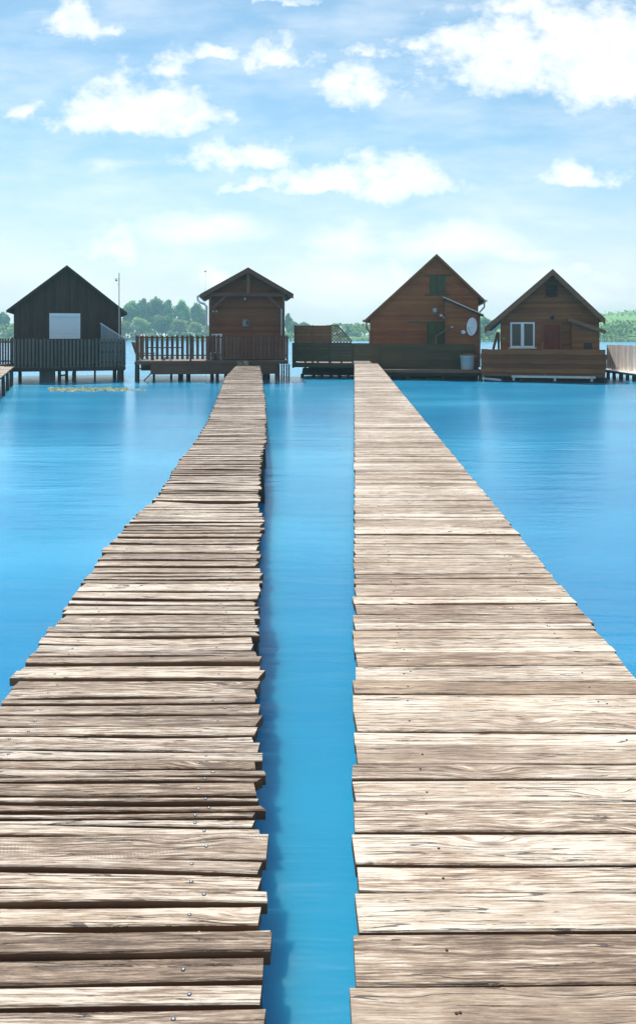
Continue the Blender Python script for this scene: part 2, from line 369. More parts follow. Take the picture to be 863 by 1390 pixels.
m = MB(); m.box(-860, 860, -210, 860, WATER - 3.2, 30); hz = m.build('haze', bpy.data.materials.new('air'))
tag(hz, 'thin pale summer haze over the lake', None, None, 'stuff'); hm = hz.data.materials[0]; hm.use_nodes = True; t = NT(hm.node_tree)
vo = t.n('ShaderNodeVolumePrincipled', {'Color': (.45, .86, 1, 1), 'Density': HAZE, 'Anisotropy': .2}); ho = t.n('ShaderNodeOutputMaterial'); t.nt.links.new(vo.outputs[0], ho.inputs['Volume'])

# ------------------------------------------------------------------ far vegetation
def crown_mesh(name, lobes, nleaf, size, mat):
    m = MB()
    for (c, r, wgt) in lobes:
        c = Vector(c); tone = random.uniform(.1, .9)
        for _ in range(int(nleaf * wgt)):
            d = Vector((random.gauss(0,1), random.gauss(0,1), random.gauss(0,1))).normalized() * (random.uniform(.55, 1.08))
            p = c + Vector((d.x*r[0], d.y*r[1], d.z*r[2]))
            a = Vector((random.gauss(0,1), random.gauss(0,1), random.gauss(0,1))).normalized(); b = a.orthogonal().normalized()
            e = a.cross(b); s = size * random.uniform(.5, 1.2)
            m.add([p - b*s, p + e*s*.6, p + b*s, p - e*s*.6], [(0,1,2,3)], min(1, max(0, tone + random.uniform(-.25, .25))))
    me = m.build(name, mat); d = me.data; bpy.data.objects.remove(me); return d
def round_lobes(n, rx, rz, zc, lobe=.45):
    L = []
    for i in range(n):
        a = random.uniform(0, 6.28); e = random.uniform(-.75, 1); q = math.sqrt(max(0, 1 - e*e)) * random.uniform(.35, .8)
        L.append(((math.cos(a)*q*rx, math.sin(a)*q*rx, zc + e*rz*.72), (rx*lobe*random.uniform(.75,1.15),)*2 + (rz*lobe*random.uniform(.6,.95),), 1))
    return L
protos = {
 'broad_tree': (crown_mesh('crown', round_lobes(13, .42, .44, .56), 260, .05, M['leaf']), .18),
 'tall_tree': (crown_mesh('crown', round_lobes(13, .27, .46, .55, .5), 220, .05, M['leaf']), .14),
 'willow_tree': (crown_mesh('crown', round_lobes(12, .5, .40, .50, .42), 240, .05, M['leaf_pale']), .15),
 'conifer_tree': (crown_mesh('crown', [((0, 0, .12 + .08*i), (.30*(1 - i/11.0),)*2 + (.06,), .9) for i in range(11)], 150, .045, M['leaf_dark']), .1),
 'shore_bush': (crown_mesh('crown', round_lobes(8, .55, .42, .42, .5), 150, .08, M['leaf_pale']), .1)}
trunks = {}
for k, (cm, hb) in protos.items():
    m = MB(); m.tube([(0,0,-.06),(.004,0,.25),(-.006,.004,.5),(.004,0,.78)], .026, 7, None, .006)
    for i in range(5):
        a = i*1.3; z = .26 + .09*i; m.tube([(0,0,z),(math.cos(a)*.12, math.sin(a)*.12, z+.13),(math.cos(a)*.2, math.sin(a)*.2, z+.27)], .011, 5, None, .004)
    o = m.build('trunk', M['bark']); trunks[k] = o.data; bpy.data.objects.remove(o)
def tree(kind, px, top, dist, width, label, group):
    x = WX(px, dist); z0 = ground_z(x, dist); h = WZ(top, dist) - z0
    e = empty(kind, (x, dist, z0), label, 'bush' if 'bush' in kind else 'tree', group)
    sw = 1.35 * (width * dist / F) / {'broad_tree': 1.1, 'tall_tree': .75, 'willow_tree': 1.3, 'conifer_tree': .6, 'shore_bush': 1.5}[kind] 
    e.scale = (sw, sw, h); e.rotation_euler = (0, 0, random.uniform(0, 6.28))
    for nm, me in (('trunk', trunks[kind]), ('crown', protos[kind][0])):
        o = bpy.data.objects.new(nm, me); C.objects.link(o); o.parent = e
ORD = ['first', 'second', 'third', 'fourth', 'fifth', 'sixth', 'seventh', 'eighth', 'ninth', 'tenth', 'eleventh', 'twelfth']
LOOK = {'broad_tree': 'broad hazy tree', 'tall_tree': 'tall narrow hazy tree', 'willow_tree': 'pale spreading willow', 'conifer_tree': 'dark pointed conifer', 'shore_bush': 'low yellowish bush'}
def row(where, items, group):
    items = sorted(items, key=lambda i: i[1])
    cnt = {}
    for kind, px, top, dist, width in items:
        cnt[kind] = cnt.get(kind, 0) + 1
        lab = '%s %s counted from the west, %s' % (ORD[cnt[kind]-1], LOOK[kind], where)
        tree(kind, px, top, dist, width, lab, group)
row('past the open picket fence', [('broad_tree', 5, 424, 455, 20), ('tall_tree', -12, 418, 460, 18), ('shore_bush', 13, 447, 440, 12)], 'trees west of the black cabin')
row('between black cabin and railed cabin', [('broad_tree', 178, 409, 462, 30), ('tall_tree', 194, 403, 470, 20), ('broad_tree', 210, 404, 465, 30), ('tall_tree', 228, 405, 470, 22), ('broad_tree', 247, 408, 466, 28), ('broad_tree', 268, 412, 462, 28),
    ('willow_tree', 190, 427, 446, 26), ('broad_tree', 216, 428, 449, 28), ('willow_tree', 242, 430, 446, 26), ('willow_tree', 266, 434, 444, 22), ('willow_tree', 170, 432, 446, 22), ('tall_tree', 230, 424, 452, 16),
    ('shore_bush', 186, 446, 440, 13), ('shore_bush', 205, 450, 439, 16), ('shore_bush', 232, 446, 440, 11), ('shore_bush', 251, 449, 440, 14), ('shore_bush', 272, 448, 440, 14)], 'trees on the bank between black cabin and railed cabin')
row('beyond the gap east of railed cabin', [('tall_tree', 391, 424, 460, 12), ('broad_tree', 399, 436, 455, 16), ('shore_bush', 393, 450, 440, 12)], 'trees beyond the narrow gap')
row('above the brown privacy screen', [('broad_tree', 413, 437, 468, 18), ('willow_tree', 432, 440, 462, 22), ('broad_tree', 452, 440, 462, 20), ('conifer_tree', 473, 441, 456, 22), ('willow_tree', 488, 437, 458, 18), ('shore_bush', 462, 450, 440, 14), ('shore_bush', 484, 451, 440, 14)], 'trees above the privacy screen')
row('between the two brown cabins', [('broad_tree', 657, 429, 388, 18), ('broad_tree', 671, 433, 392, 18), ('willow_tree', 650, 437, 372, 14), ('willow_tree', 664, 443, 368, 16), ('shore_bush', 676, 448, 362, 12)], 'trees between the two brown cabins')
row('under the green hill', [('broad_tree', 822, 446, 395, 12), ('broad_tree', 834, 444, 400, 10), ('willow_tree', 845, 449, 385, 12), ('broad_tree', 857, 447, 392, 14), ('broad_tree', 872, 445, 395, 15), ('shore_bush', 829, 455, 372, 10), ('shore_bush', 841, 457, 370, 10), ('shore_bush', 862, 455, 372, 12), ('shore_bush', 852, 456, 371, 9), ('shore_bush', 850, 441, 430, 8), ('shore_bush', 838, 438, 440, 7)], 'trees under the green hill')
# the continuous low wood behind the single trees, and the reeds: masses nobody could count
m = MB()
for i in range(16000):
    x = random.uniform(-480, 300); y = shore(x) + random.uniform(14, 50); hgt = ((9.5 if x < -50 else 5.5) + 2.0*math.sin(x*.045) + 1.5*math.sin(x*.13)) * random.random()**.6
    if x > 60: hgt *= .8
    a = Vector((random.gauss(0,1), random.gauss(0,1), random.gauss(0,1))).normalized(); b = a.orthogonal().normalized(); e = a.cross(b); s = random.uniform(.6, 1.5)
    p = Vector((x, y, ground_z(x, y) + hgt)); m.add([p - b*s, p + e*s*.7, p + b*s, p - e*s*.7], [(0,1,2,3)])
tag(m.build('low_woodland', M['leaf']), 'low continuous wood along the far bank', 'woodland', None, 'stuff')
m = MB()
for i in range(9000):
    x = random.uniform(-560, 420); y = shore(x) + random.uniform(-5, 4); h = random.uniform(1.2, 2.6); s = random.uniform(.05, .14)
    dx = random.uniform(-.3, .3); m.add([(x-s, y, WATER-.1), (x+s, y, WATER-.1), (x+dx, y+random.uniform(-.2,.2), WATER+h)], [(0,1,2)])
tag(m.build('reed_belt', M['reed']), 'thin belt of yellowish reeds along the far bank', 'reeds', None, 'stuff')
m = MB()
for r_ in range(9):
    for i in range(420):
        x = random.uniform(120, 380); y = 408 + r_*9 + random.uniform(-3, 3) + 5*math.sin(x*.05)
        if math.sin(x*.11 + r_*2.1) + math.sin(x*.037 + r_) < -.1: continue
        for q in range(3):
            a = Vector((random.gauss(0,1), random.gauss(0,1), random.gauss(0,1))).normalized(); b = a.orthogonal().normalized(); e = a.cross(b); s = random.uniform(.3, .8)
            p = Vector((x + random.uniform(-.8,.8), y + random.uniform(-.8,.8), ground_z(x, y) + random.uniform(0, 1.6))); m.add([p - b*s, p + e*s*.7, p + b*s, p - e*s*.7], [(0,1,2,3)])
tag(m.build('hill_scrub', M['leaf']), 'rows of scrub growing on the green hill', 'scrub', None, 'stuff')

# ------------------------------------------------------------------ boardwalks
def interp(tab, y):
    if y <= tab[0][0]: return tab[0][1]
    for (a, va), (b, vb) in zip(tab, tab[1:]):
        if y <= b: return va + (vb - va) * (y - a) / (b - a)
    return tab[-1][1]
def to_table(pts): return sorted((EYE*F/(py - HY), (px - CX)*EYE/(py - HY)) for px, py in pts)
def boardwalk(name, label, y0, y1, left, right, pitch, jit_end, jit_gap, gap, bow, roll, mat, nail_mat, nail_in, nail_r, nail_p, big_nail=1):
    root = empty(name, (0, 0, 0), label, 'boardwalk', 'plank boardwalks over the water')
    deck = MB(); idx = []; yL = yR = y0; nails = []; tops = []
    while yL < y1:
        p = pitch * random.choice((.6, .75, .9, 1, 1.1, 1.25, 1.4)) * random.uniform(.92, 1.08)
        drift = (yR - yL)
        nL = yL + p + random.gauss(0, jit_gap) + drift*.3; nR = yR + p + random.gauss(0, jit_gap) - drift*.3
        nL = max(nL, yL + p*.55); nR = max(nR, yR + p*.55)
        yc = (yL + nL)/2
        je = lambda: max(-1.3*jit_end, min(1.3*jit_end, random.gauss(0, jit_end))); xl = interp(left, yc) + je(); xr = interp(right, yc) + je()
        g = gap * random.choice((.65, .8, 1, 1, 1.2, 1.9)); th = random.uniform(.034, .044); c = .0035
        dz = random.gauss(0, roll*.12); rl = random.gauss(0, roll)*.8; b1 = random.gauss(0, bow); b2 = random.gauss(0, bow*.6); ph = random.uniform(0, 6.28)
        ea = random.gauss(0, jit_end*.9); eb = random.gauss(0, jit_end*.9); wv = bow*.5
        f0, f1, k0, k1 = yL + g/2, yR + g/2, nL - g/2, nR - g/2
        N = 9 if yc < 9 else 4; vs = []; pid = random.random()
        def zt(tt, yy, ymid): return dz + b1*(1 - 4*(tt-.5)**2) + b2*math.sin(ph + tt*5) + rl*(yy - ymid)
        for i in range(N + 1):
            tt = i / N; x = xl + (xr - xl)*tt; yf = f0 + (f1 - f0)*tt + wv*math.sin(ph + tt*7); yb = k0 + (k1 - k0)*tt + wv*math.sin(ph*1.7 + tt*6); ym = (yf + yb)/2
            if i == 0: ex = ea
            elif i == N: ex = eb
            else: ex = 0
            for (yy, dzz) in ((yf, -th), (yf, -c), (yf + c, 0), (yb - c, 0), (yb, -c), (yb, -th)):
                vs.append((x + ex*(yy - ym)/max(.03, yb - yf), yy, zt(tt, yy, ym) + dzz))
        fs = [(i*6 + k, (i+1)*6 + k, (i+1)*6 + (k+1) % 6, i*6 + (k+1) % 6) for i in range(N) for k in range(6)]
        fs += [(5,4,3,2,1,0), tuple(N*6 + k for k in range(6))]
        deck.add(vs, fs, pid); idx += [1 if k in (0, 4, 5) else 0 for i in range(N) for k in range(6)] + [1, 1]   # cut edges are not bleached; their dark brown also paints shade into the gaps
        for side in (0, 1):
            for rep in range(2):
                if random.random() < nail_p[rep]:
                    off = nail_in + random.gauss(0, .012); tt = off/(xr - xl) if side == 0 else 1 - off/(xr - xl)
                    fr = (random.uniform(.42, .62) if nail_p[1] < .5 else (.27, .73)[rep]) + random.uniform(-.05, .05)
                    ya = f0 + (f1-f0)*tt; yb = k0 + (k1-k0)*tt; yy = ya + (yb - ya)*fr
                    nails.append((xl + (xr-xl)*tt, yy, zt(tt, yy, (ya+yb)/2)))
        yL, yR = nL, nR
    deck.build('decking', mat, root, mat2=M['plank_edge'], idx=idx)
    # long bearers under both edges, piles in pairs with a cross beam
    for s in (0, 1):
        m = MB(); pts = []; y = y0
        while y <= y1:
            a, b = interp(left, y), interp(right, y); x = a + .17 if s == 0 else b - .17; pts.append((x, y, -.125)); y += 2.0
        m.tube(pts, .075, 8); m.build('bearer', M['log'], root)
    y = y0 + 1.0; pm = {}
    while y < y1:
        a, b = interp(left, y), interp(right, y)
        for x in (a + .10, b - .10):
            m = MB(); m.tube([(0, 0, -2.2), (.02, 0, -.8), (0, .01, -.05 + .0)], .085, 9, None, .07)
            if 'p' not in pm: pm['p'] = m.build('pile', M['log'], root, (x, y + .11, -.03))
            else:
                o = pm['p'].copy(); C.objects.link(o); o.location = (x, y + .11, -.03); o.parent = root
        m = MB(); m.box(-.45, .45, -.05, .05, -.30, -.205)
        if 'b' not in pm: pm['b'] = m.build('cross_beam', M['log'], root, ((a+b)/2, y - .06, 0))
        else:
            o = pm['b'].copy(); C.objects.link(o); o.location = ((a+b)/2, y - .06, 0); o.parent = root
        y += 3.1
    if nails:
        nails = [n for n in nails if -.5 < n[1]]
        prof = [(nail_r, -.004), (nail_r, .0006), (nail_r*.8, .002), (nail_r*.3, .0028)]
        vis = [n for n in nails if n[1] > 1.75 and abs(n[0])/n[1] < .412]; vis = vis[:100]; rest = [n for n in nails if n not in vis]
        first = None
        for n in vis:
            if first is None: m = MB(); m.lathe(prof, 10); first = o = m.build('nail', nail_mat, root, n, True)
            else: o = first.copy(); C.objects.link(o); o.parent = root; o.location = n
            o.rotation_euler = (random.uniform(-.15,.15), random.uniform(-.15,.15), random.uniform(0, 6))
        m = MB()
        for n in rest: m.lathe(prof, 6, None, n)
        o = m.build('nail_heads', nail_mat, root); o['kind'] = 'stuff'
    return root
random.seed(5)
Lp = [(320,496.7),(306,512),(299,530),(290.7,552),(282,572),(267,598),(243.4,626),(229.5,650),(211.4,679),(185,700),(165.6,722),(146,740),(123.5,776),(103,809.5),(78,843),(58,871),(34.5,901),(5.5,946),(-120,1100),(-310,1330),(-400,1440)]
Rp = [(352,496.7),(354.7,506),(356.9,527),(359.7,544),(360.8,572),(359.7,600),(354.7,619),(353,641),(352,669),(349,692),(355.5,700),(356,722),(352,730),(351.5,740),(352,790),(347.6,834),(346,873),(350,901),(350,990),(348,1015),(353,1040),(352,1109),(350,1137),(362,1150),(360,1240),(358,1290),(356,1440)]
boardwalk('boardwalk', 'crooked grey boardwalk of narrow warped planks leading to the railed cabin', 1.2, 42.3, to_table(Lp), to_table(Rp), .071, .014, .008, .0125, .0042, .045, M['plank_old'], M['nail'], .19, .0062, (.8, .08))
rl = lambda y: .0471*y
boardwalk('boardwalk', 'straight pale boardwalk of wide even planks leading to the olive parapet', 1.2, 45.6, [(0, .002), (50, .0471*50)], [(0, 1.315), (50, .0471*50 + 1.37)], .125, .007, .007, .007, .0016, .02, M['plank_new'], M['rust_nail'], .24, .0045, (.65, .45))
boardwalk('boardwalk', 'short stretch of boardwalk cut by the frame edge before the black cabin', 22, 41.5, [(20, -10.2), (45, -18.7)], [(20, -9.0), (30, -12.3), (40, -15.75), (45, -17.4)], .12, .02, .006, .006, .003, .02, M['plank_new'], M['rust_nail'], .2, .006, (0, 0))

# ------------------------------------------------------------------ generic platform, pickets
def pile_at(root, x, y, ztop, r=.09, mat='log'):
    m = MB(); m.tube([(0, 0, -2.4), (random.uniform(-.03,.03), 0, -.4), (0, 0, ztop)], r, 9, None, r*.88); return m.build('pile', M[mat], root, (x, y, 0))
def picket(m, x, w, y, t, z0, z1):
    c = w*.3; m.xz([(x-w/2, z0), (x+w/2, z0), (x+w/2, z1-c), (x+w/2-c, z1), (x-w/2+c, z1), (x-w/2, z1-c)], y, y+t)
# ================================================================== CABIN 1: black boards, roller shutter
random.seed(21)
f = Fr(43.2, 91, 497, R(17))
cab = empty('timber_cabin', f, 'black vertical-boarded cabin on stilts with a closed white roller shutter', 'cabin', 'cabins on the lake')
x0, x1, zb = f.x(18.5), f.x(163), f.z(497) + .02
roofline = lambda ap, e, xx: ap[1] + (e[1]-ap[1])*(xx-ap[0])/(e[0]-ap[0])
ap, el, er = f.P(91, 360), f.P(9, 421), f.P(172.5, 424.5)
T = .10
poly = [(x0, zb), (x1, zb), (x1, roofline(ap, er, x1)-T), (ap[0], ap[1]-T), (x0, roofline(ap, el, x0)-T)]
cabin_walls(cab, poly, 6.5, M['black_boards'], 0, .13, x0, x1, zb, (poly[4][1]-.02, poly[2][1]-.02))
m = MB(); m.xz(chevron(ap, el, er, T-.004), -.30, 6.8); m.build('roof', M['roof'], cab)
m = MB(); m.xz(chevron((ap[0], ap[1]-.01), (el[0]+.01, el[1]-.01), (er[0]-.01, er[1]-.01), .15), -.335, -.303); m.build('bargeboard', M['black_boards'], cab)
wx0, wx1, wz0, wz1 = f.x(67), f.x(109), f.z(459.5), f.z(425)
m = MB(); tk = .07
m.box(wx0, wx0+tk, -.05, .04, wz0, wz1); m.box(wx1-tk, wx1, -.05, .04, wz0, wz1); m.box(wx0+tk, wx1-tk, -.05, .04, wz0, wz0+.06)
sh = m.build('roller_shutter', M['white'], cab)
m = MB(); m.box(wx0+tk, wx1-tk, -.07, .04, wz1-.2, wz1); m.build('shutter_box', M['white'], sh)
m = MB(); k = wz0 + .06
while k < wz1 - .22: m.xz([(wx0+tk, k), (wx1-tk, k), (wx1-tk, min(k+.052, wz1-.2)), (wx0+tk, min(k+.052, wz1-.2))], -.03, .0); k += .055
m.build('shutter_curtain', M['white'], sh)
m = MB()                                               # slanting corrugated wind screen at its corner
sx0, sx1 = f.x(136.5), f.x(170)
top = lambda x: f.z(439) + (f.z(461.5) - f.z(439))*(x - sx0)/(sx1 - sx0)
n = 16
for i in range(n):
    a, b = sx0 + (sx1-sx0)*i/n, sx0 + (sx1-sx0)*(i+1)/n
    m.xz([(a, zb), (b-.008, zb), (b-.008, top(b)), (a, top(a))], -.62 - (.02 if i % 2 else 0), -.60)
ws = m.build('wind_screen', M['corrugated'], cab)
m = MB(); m.bar((sx0-.03, -.66, top(sx0)+.03), (sx1+.1, -.66, top(sx1)-.03), .07, .07); m.build('cap_rail', M['grey_light'], ws)
m = MB(); m.tube([(x1+.02, -.05, zb), (x1+.02, -.05, f.z(421))], .045, 8); m.build('downpipe', M['umber_trim'], cab)
# its platform
pf = empty('stilt_platform', f, 'dark stilt platform on a concrete base carrying the black cabin', 'platform', 'stilt platforms')
m = MB(); boards(m, [(x0-.2, -1.12), (f.x(169), -1.12), (f.x(169), 6.6), (x0-.2, 6.6)], 1, .14, lambda u, w_, o: (u, w_, -.03 + .0*o), .0)
m = MB(); k = -1.12
while k < 6.6: m.box(x0-.15, f.x(169), k, k+.134, -.045, -.005+random.uniform(-.003,.003)); k += .14
m.build('deck', M['deck_grey'], pf)
m = MB(); m.box(x0-.15, f.x(169), -1.19, -1.122, -.17, .01); m.box(x0-.15, f.x(169), -.5, -.4, -.25, -.048); m.box(x0-.15, f.x(169), 3, 3.1, -.25, -.048); m.box(x0-.15, f.x(169), 6.4, 6.5, -.25, -.048); m.build('beam', M['black_boards'], pf)
m = MB(); m.xz([(f.x(55), -2.2), (f.x(74), -2.2), (f.x(74.5), -.18), (f.x(54.5), -.18)], -.9, .9); m.build('concrete_base', M['concrete'], pf)
for px, dy, r in ((81,-.7,.10),(90,.6,.09),(101,-.75,.10),(129,1.2,.06),(163,-.8,.2),(25,.8,.1),(158,3,.12),(60,4,.12),(100,4.5,.1)):
    pile_at(pf, f.x(px), dy, -.18, r)
m = MB(); m.tube([(f.x(81), -.7, f.z(509)), (f.x(91), .6, f.z(509))], .05, 6); m.build('brace', M['log'], pf)
# picket railing
g = f.at(91, None, -1.2)
rg = empty('picket_railing', g, 'weathered grey picket railing along the front of the black cabin', 'railing')
px = 20.0; k = 0
while px < 169:
    pm_ = MB(); picket(pm_, g.x(px), random.uniform(.10, .125), -.03, .025, g.z(497.5)-.05, g.z(459.5)+random.uniform(-.03,.03)); o = pm_.build('picket', M['grey_pickets'], rg)
    px += 5.05; k += 1
m = MB()
for pz in (465, 478, 492): m.box(g.x(19), g.x(168.5), .0, .04, g.z(pz)-.05, g.z(pz)+.05)
m.build('rail', M['black_boards'], rg)
for px in (20, 57, 94, 131, 167.5):
    m = MB(); m.box(g.x(px)-.05, g.x(px)+.05, .045, .14, .0, g.z(461)); m.build('post', M['black_boards'], rg)
g = f.at(4, 497, -.35)
fe = empty('picket_fence', g, 'open dark picket fence running out of frame beside black cabin', 'fence')
px = 15.0
while px > -60:
    m = MB(); picket(m, g.x(px), .10, -.03, .025, g.z(494), g.z(459)); m.build('picket', M['umber_pickets'], fe); px -= 3.7
m = MB(); m.box(g.x(-62), g.x(17), 0, .04, g.z(464)-.04, g.z(464)+.04); m.box(g.x(-62), g.x(17), 0, .04, g.z(490)-.04, g.z(490)+.04); m.build('rail', M['black_boards'], fe)
m = MB(); m.box(g.x(-62), g.x(17.2), -.1, 1.4, g.z(497.5), g.z(494.5)); m.build('walkway_edge', M['black_boards'], fe)
for px in (16.6, -20, -55): m = MB(); m.tube([(g.x(px), .1, -2.4), (g.x(px), .1, g.z(457.5))], .05, 8); m.build('post', M['grey_pickets'], fe)
an = empty('antenna_mast', (WX(161.7, 42.9), 42.9, WZ(455, 42.9)), 'thin radio mast with two short crossbars beside the black cabin', 'antenna')
g = Fr(42.9, 161.7, 455); m = MB(); m.tube([(0,0,-1.5),(0,0,g.z(370))], .026, 7); m.build('mast', M['metal'], an)
for pz, hw in ((378, .12), (386, .05), (381, .1)): m = MB(); m.tube([(-hw*2.2, 0, g.z(pz)), (hw*.4, 0, g.z(pz))], .012, 5); m.build('crossbar', M['metal'], an)
m = MB(); m.lathe([(.03,-.05),(.05,0),(.03,.05)], 8, None, (-.16, 0, g.z(380))); m.build('aerial_head', M['iron'], an)

# ================================================================== CABIN 2: umber log cabin with railing
random.seed(22)
f = Fr(44.6, 336, 488, R(6))
cab = empty('timber_cabin', f, 'dark umber log cabin with gable braces and one tiny square window', 'cabin', 'cabins on the lake')
x0, x1, zb = f.x(283.5), f.x(386), .02
ap, el, er = f.P(336.5, 364), f.P(272.5, 399.5), f.P(397, 399.5); T = .16
poly = [(x0, zb), (x1, zb), (x1, roofline(ap, er, x1)-T), (ap[0], ap[1]-T), (x0, roofline(ap, el, x0)-T)]
cabin_walls(cab, poly, 5.2, M['umber'], 1, .17, x0, x1, zb, (poly[4][1]-.02, poly[2][1]-.02))
m = MB(); m.xz(chevron(ap, el, er, T-.004), -.75, 5.6); m.build('roof', M['roof_brown'], cab)
m = MB(); m.xz(chevron((ap[0], ap[1]-.012), (el[0]+.01, el[1]-.012), (er[0]-.01, er[1]-.012), .27), -.79, -.753); m.build('bargeboard', M['umber_trim'], cab)
tz = f.z(400.5)
m = MB(); m.box(x0-.02, x1+.02, -.62, -.50, tz-.09, tz+.09); m.build('tie_beam', M['umber_trim'], cab)
m = MB(); m.box(ap[0]-.08, ap[0]+.08, -.60, -.51, tz+.092, ap[1]-.29); m.build('king_post', M['umber_trim'], cab)
for sx, xc in ((1, x0), (-1, x1)):
    m = MB(); m.bar((xc + sx*.95, -.605, tz-.1), (xc + sx*.22, -.605, f.z(419)), .12, .09); m.build('brace', M['umber_trim'], cab)
    m = MB(); m.box(xc - .07 + sx*.09, xc + .07 + sx*.09, -.59, -.47, zb, tz-.093); m.build('corner_post', M['umber_trim'], cab)
m = MB(); a, b, c, d_ = f.x(328), f.x(338.5), f.z(443.5), f.z(432)
m.box(a, b, -.04, .03, c, c+.06); m.box(a, b, -.04, .03, d_-.06, d_); m.box(a, a+.06, -.04, .03, c+.061, d_-.061); m.box(b-.06, b, -.04, .03, c+.061, d_-.061)
wn_ = m.build('window', M['oak_trim'], cab); m = MB(); m.box(a+.06, b-.06, -.01, .02, c+.06, d_-.06); m.build('pane', M['corrugated'], wn_); m = MB(); m.box((a+b)/2+.04, (a+b)/2+.13, -.03, -.012, c+.12, d_-.12); m.build('vent_grille', M['iron'], wn_)
m = MB(); m.lathe([(.05,-.06),(.075,-.02),(.075,.05),(.03,.08)], 12, None, (f.x(332.5), -.03, f.z(405.5))); m.build('wall_lamp', M['grey_light'], cab)
for px in (289.5, 293.8):
    m = MB(); m.box(f.x(px)-.05, f.x(px)+.05, -.045, .0, f.z(422.5)-.05, f.z(422.5)+.05); m.build('socket', M['grey_light'], cab)
m = MB(); m.tube([(f.x(269), -.5, f.z(402)), (f.x(269), -.5, f.z(408)), (f.x(272), -.45, f.z(411)), (f.x(277.5), -.2, f.z(413)), (f.x(280.5), -.1, f.z(416)), (f.x(280.5), -.1, zb)], .06, 8); m.build('downpipe', M['white'], cab)
m = MB(); m.tube([(el[0]-.03, -.7, el[1]-.1), (el[0]-.03, 5.4, el[1]-.1)], .07, 8); m.build('gutter', M['copper'], cab)
m = MB(); m.box(x1-.24, x1-.18, -.67, -.62, f.z(455), f.z(419)); m.build('cable_duct', M['grey_light'], cab)
pf = empty('stilt_platform', f, 'wide brown stilt platform under the railed umber cabin', 'platform', 'stilt platforms')
pxl, pxr, yf = f.x(184, -1.6), f.x(390, -1.6), -1.6
m = MB(); k = yf
while k < 5.4: m.box(pxl, pxr, k, k+.134, -.05, random.uniform(-.006, .0)); k += .14
m.build('deck', M['deck_grey'], pf)
m = MB(); m.box(pxl-.05, pxr+.05, yf-.06, yf-.004, -.20, -.03); m.build('fascia', M['umber_trim'], pf)
for y, za, zc in ((yf+.02, -.75, -.21), (yf+1.5, -.6, -.052), (2.5, -.45, -.052), (5.0, -.45, -.052)):
    m = MB(); m.box(pxl + (.8 if y < -1 else .1), f.x(372), y, y+.12, za, -.054 if y > -1 else -.204); m.build('beam', M['umber_trim'], pf)
for px, dy, r in ((191,-1.5,.14),(183,.5,.08),(207,.8,.07),(229,1.5,.07),(246,-.6,.13),(255,.6,.13),(296,-1.3,.1),(306,-.5,.1),(359,-1.2,.15),(364,.5,.12),(286,3,.12),(240,4,.1),(340,4,.12),(380,4,.12)):
    pile_at(pf, f.x(px), dy, -.21, r)
for k, px in enumerate((373.5, 377, 380.3, 383.5, 386.7, 390)):
    m = MB(); m.box(f.x(px)-.04, f.x(px)+.04, yf+.2*(k%2), yf+.1+.2*(k%2), f.z(519), -.22); m.build('slat_post', M['umber_trim'], pf)
for a, b in (((196, 516), (207, 505)), ((214, 497.5), (190, 499))): m = MB(); m.tube([(f.x(a[0]), -.6, f.z(a[1])), (f.x(b[0]), -.6, f.z(b[1]))], .035, 6); m.build('brace', M['log'], pf)
m = MB()
for k in range(2): m.box(f.x(327 + 8*k, yf), f.x(334 + 8*k, yf), yf-.45, yf-.07, -.26, -.05 + .03*k)
tag(m.build('doorstep', M['plank_new'], None, f.o), 'two short pale step blocks where the crooked boardwalk meets the cabin platform', 'step')
g = f.at(336, None, -1.6)
rg = empty('picket_railing', g, 'brown picket railing with a closed gate before the umber cabin', 'railing')
z0_, z1_ = .08, g.z(455.3)
gx = g.x
px = 186.0
while px < 389:
    gate = 320 < px < 343
    m = MB(); picket(m, gx(px), .155 if px < 302 else .17, -.03, .024, z0_, z1_ - (.1 if gate else 0) + random.uniform(-.015,.015)); m.build('picket', M['umber_pickets'], rg); px += 6.85 if px < 302 else 5.2
m = MB()
for zc in (z0_+.22, z1_-.10): m.box(gx(184), gx(390), -.004, .04, zc-.03, zc+.03)
m.build('rail', M['umber_trim'], rg)
m = MB(); m.box(gx(200), gx(247), -.003, .03, z0_+.62, z0_+.68); m.build('mid_rail', M['umber_trim'], rg)
for px, mt, hh in ((185.3,'umber_trim',.0),(258.5,'iron',.05),(319.5,'iron',0),(343.5,'iron',0),(390,'umber_trim',-.02)):
    m = MB(); r_ = .05; m.box(gx(px)-r_, gx(px)+r_, .045, .145, -.1, z1_+hh); m.build('post', M[mt], rg)
for xx in (gx(185.3), gx(390)):
    m = MB(); m.box(xx-.03, xx+.03, .15, 5.5, z1_-.13, z1_-.07); m.box(xx-.031, xx+.031, .15, 5.5, z0_+.12, z0_+.18); m.build('side_rail', M['umber_trim'], rg)
    yy = .3
    while yy < 5.4:
        m = MB(); m.box(xx-.055, xx-.033, yy, yy+.14, z0_, z1_); m.build('picket', M['umber_pickets'], rg); yy += .85
o = empty('end_post', (WX(188.2, 45), 45, f.o.z), 'pale weathered post with flat cap at the outer corner of the railing', 'post')
m = MB(); m.box(-.07,.07,-.07,.07,-.1, WZ(453.5,45)-f.o.z-.04); m.build('shaft', M['pale_boards'], o); m = MB(); m.box(-.11,.11,-.11,.11, WZ(453.5,45)-f.o.z-.037, WZ(453.5,45)-f.o.z+.03); m.build('cap', M['pale_boards'], o)
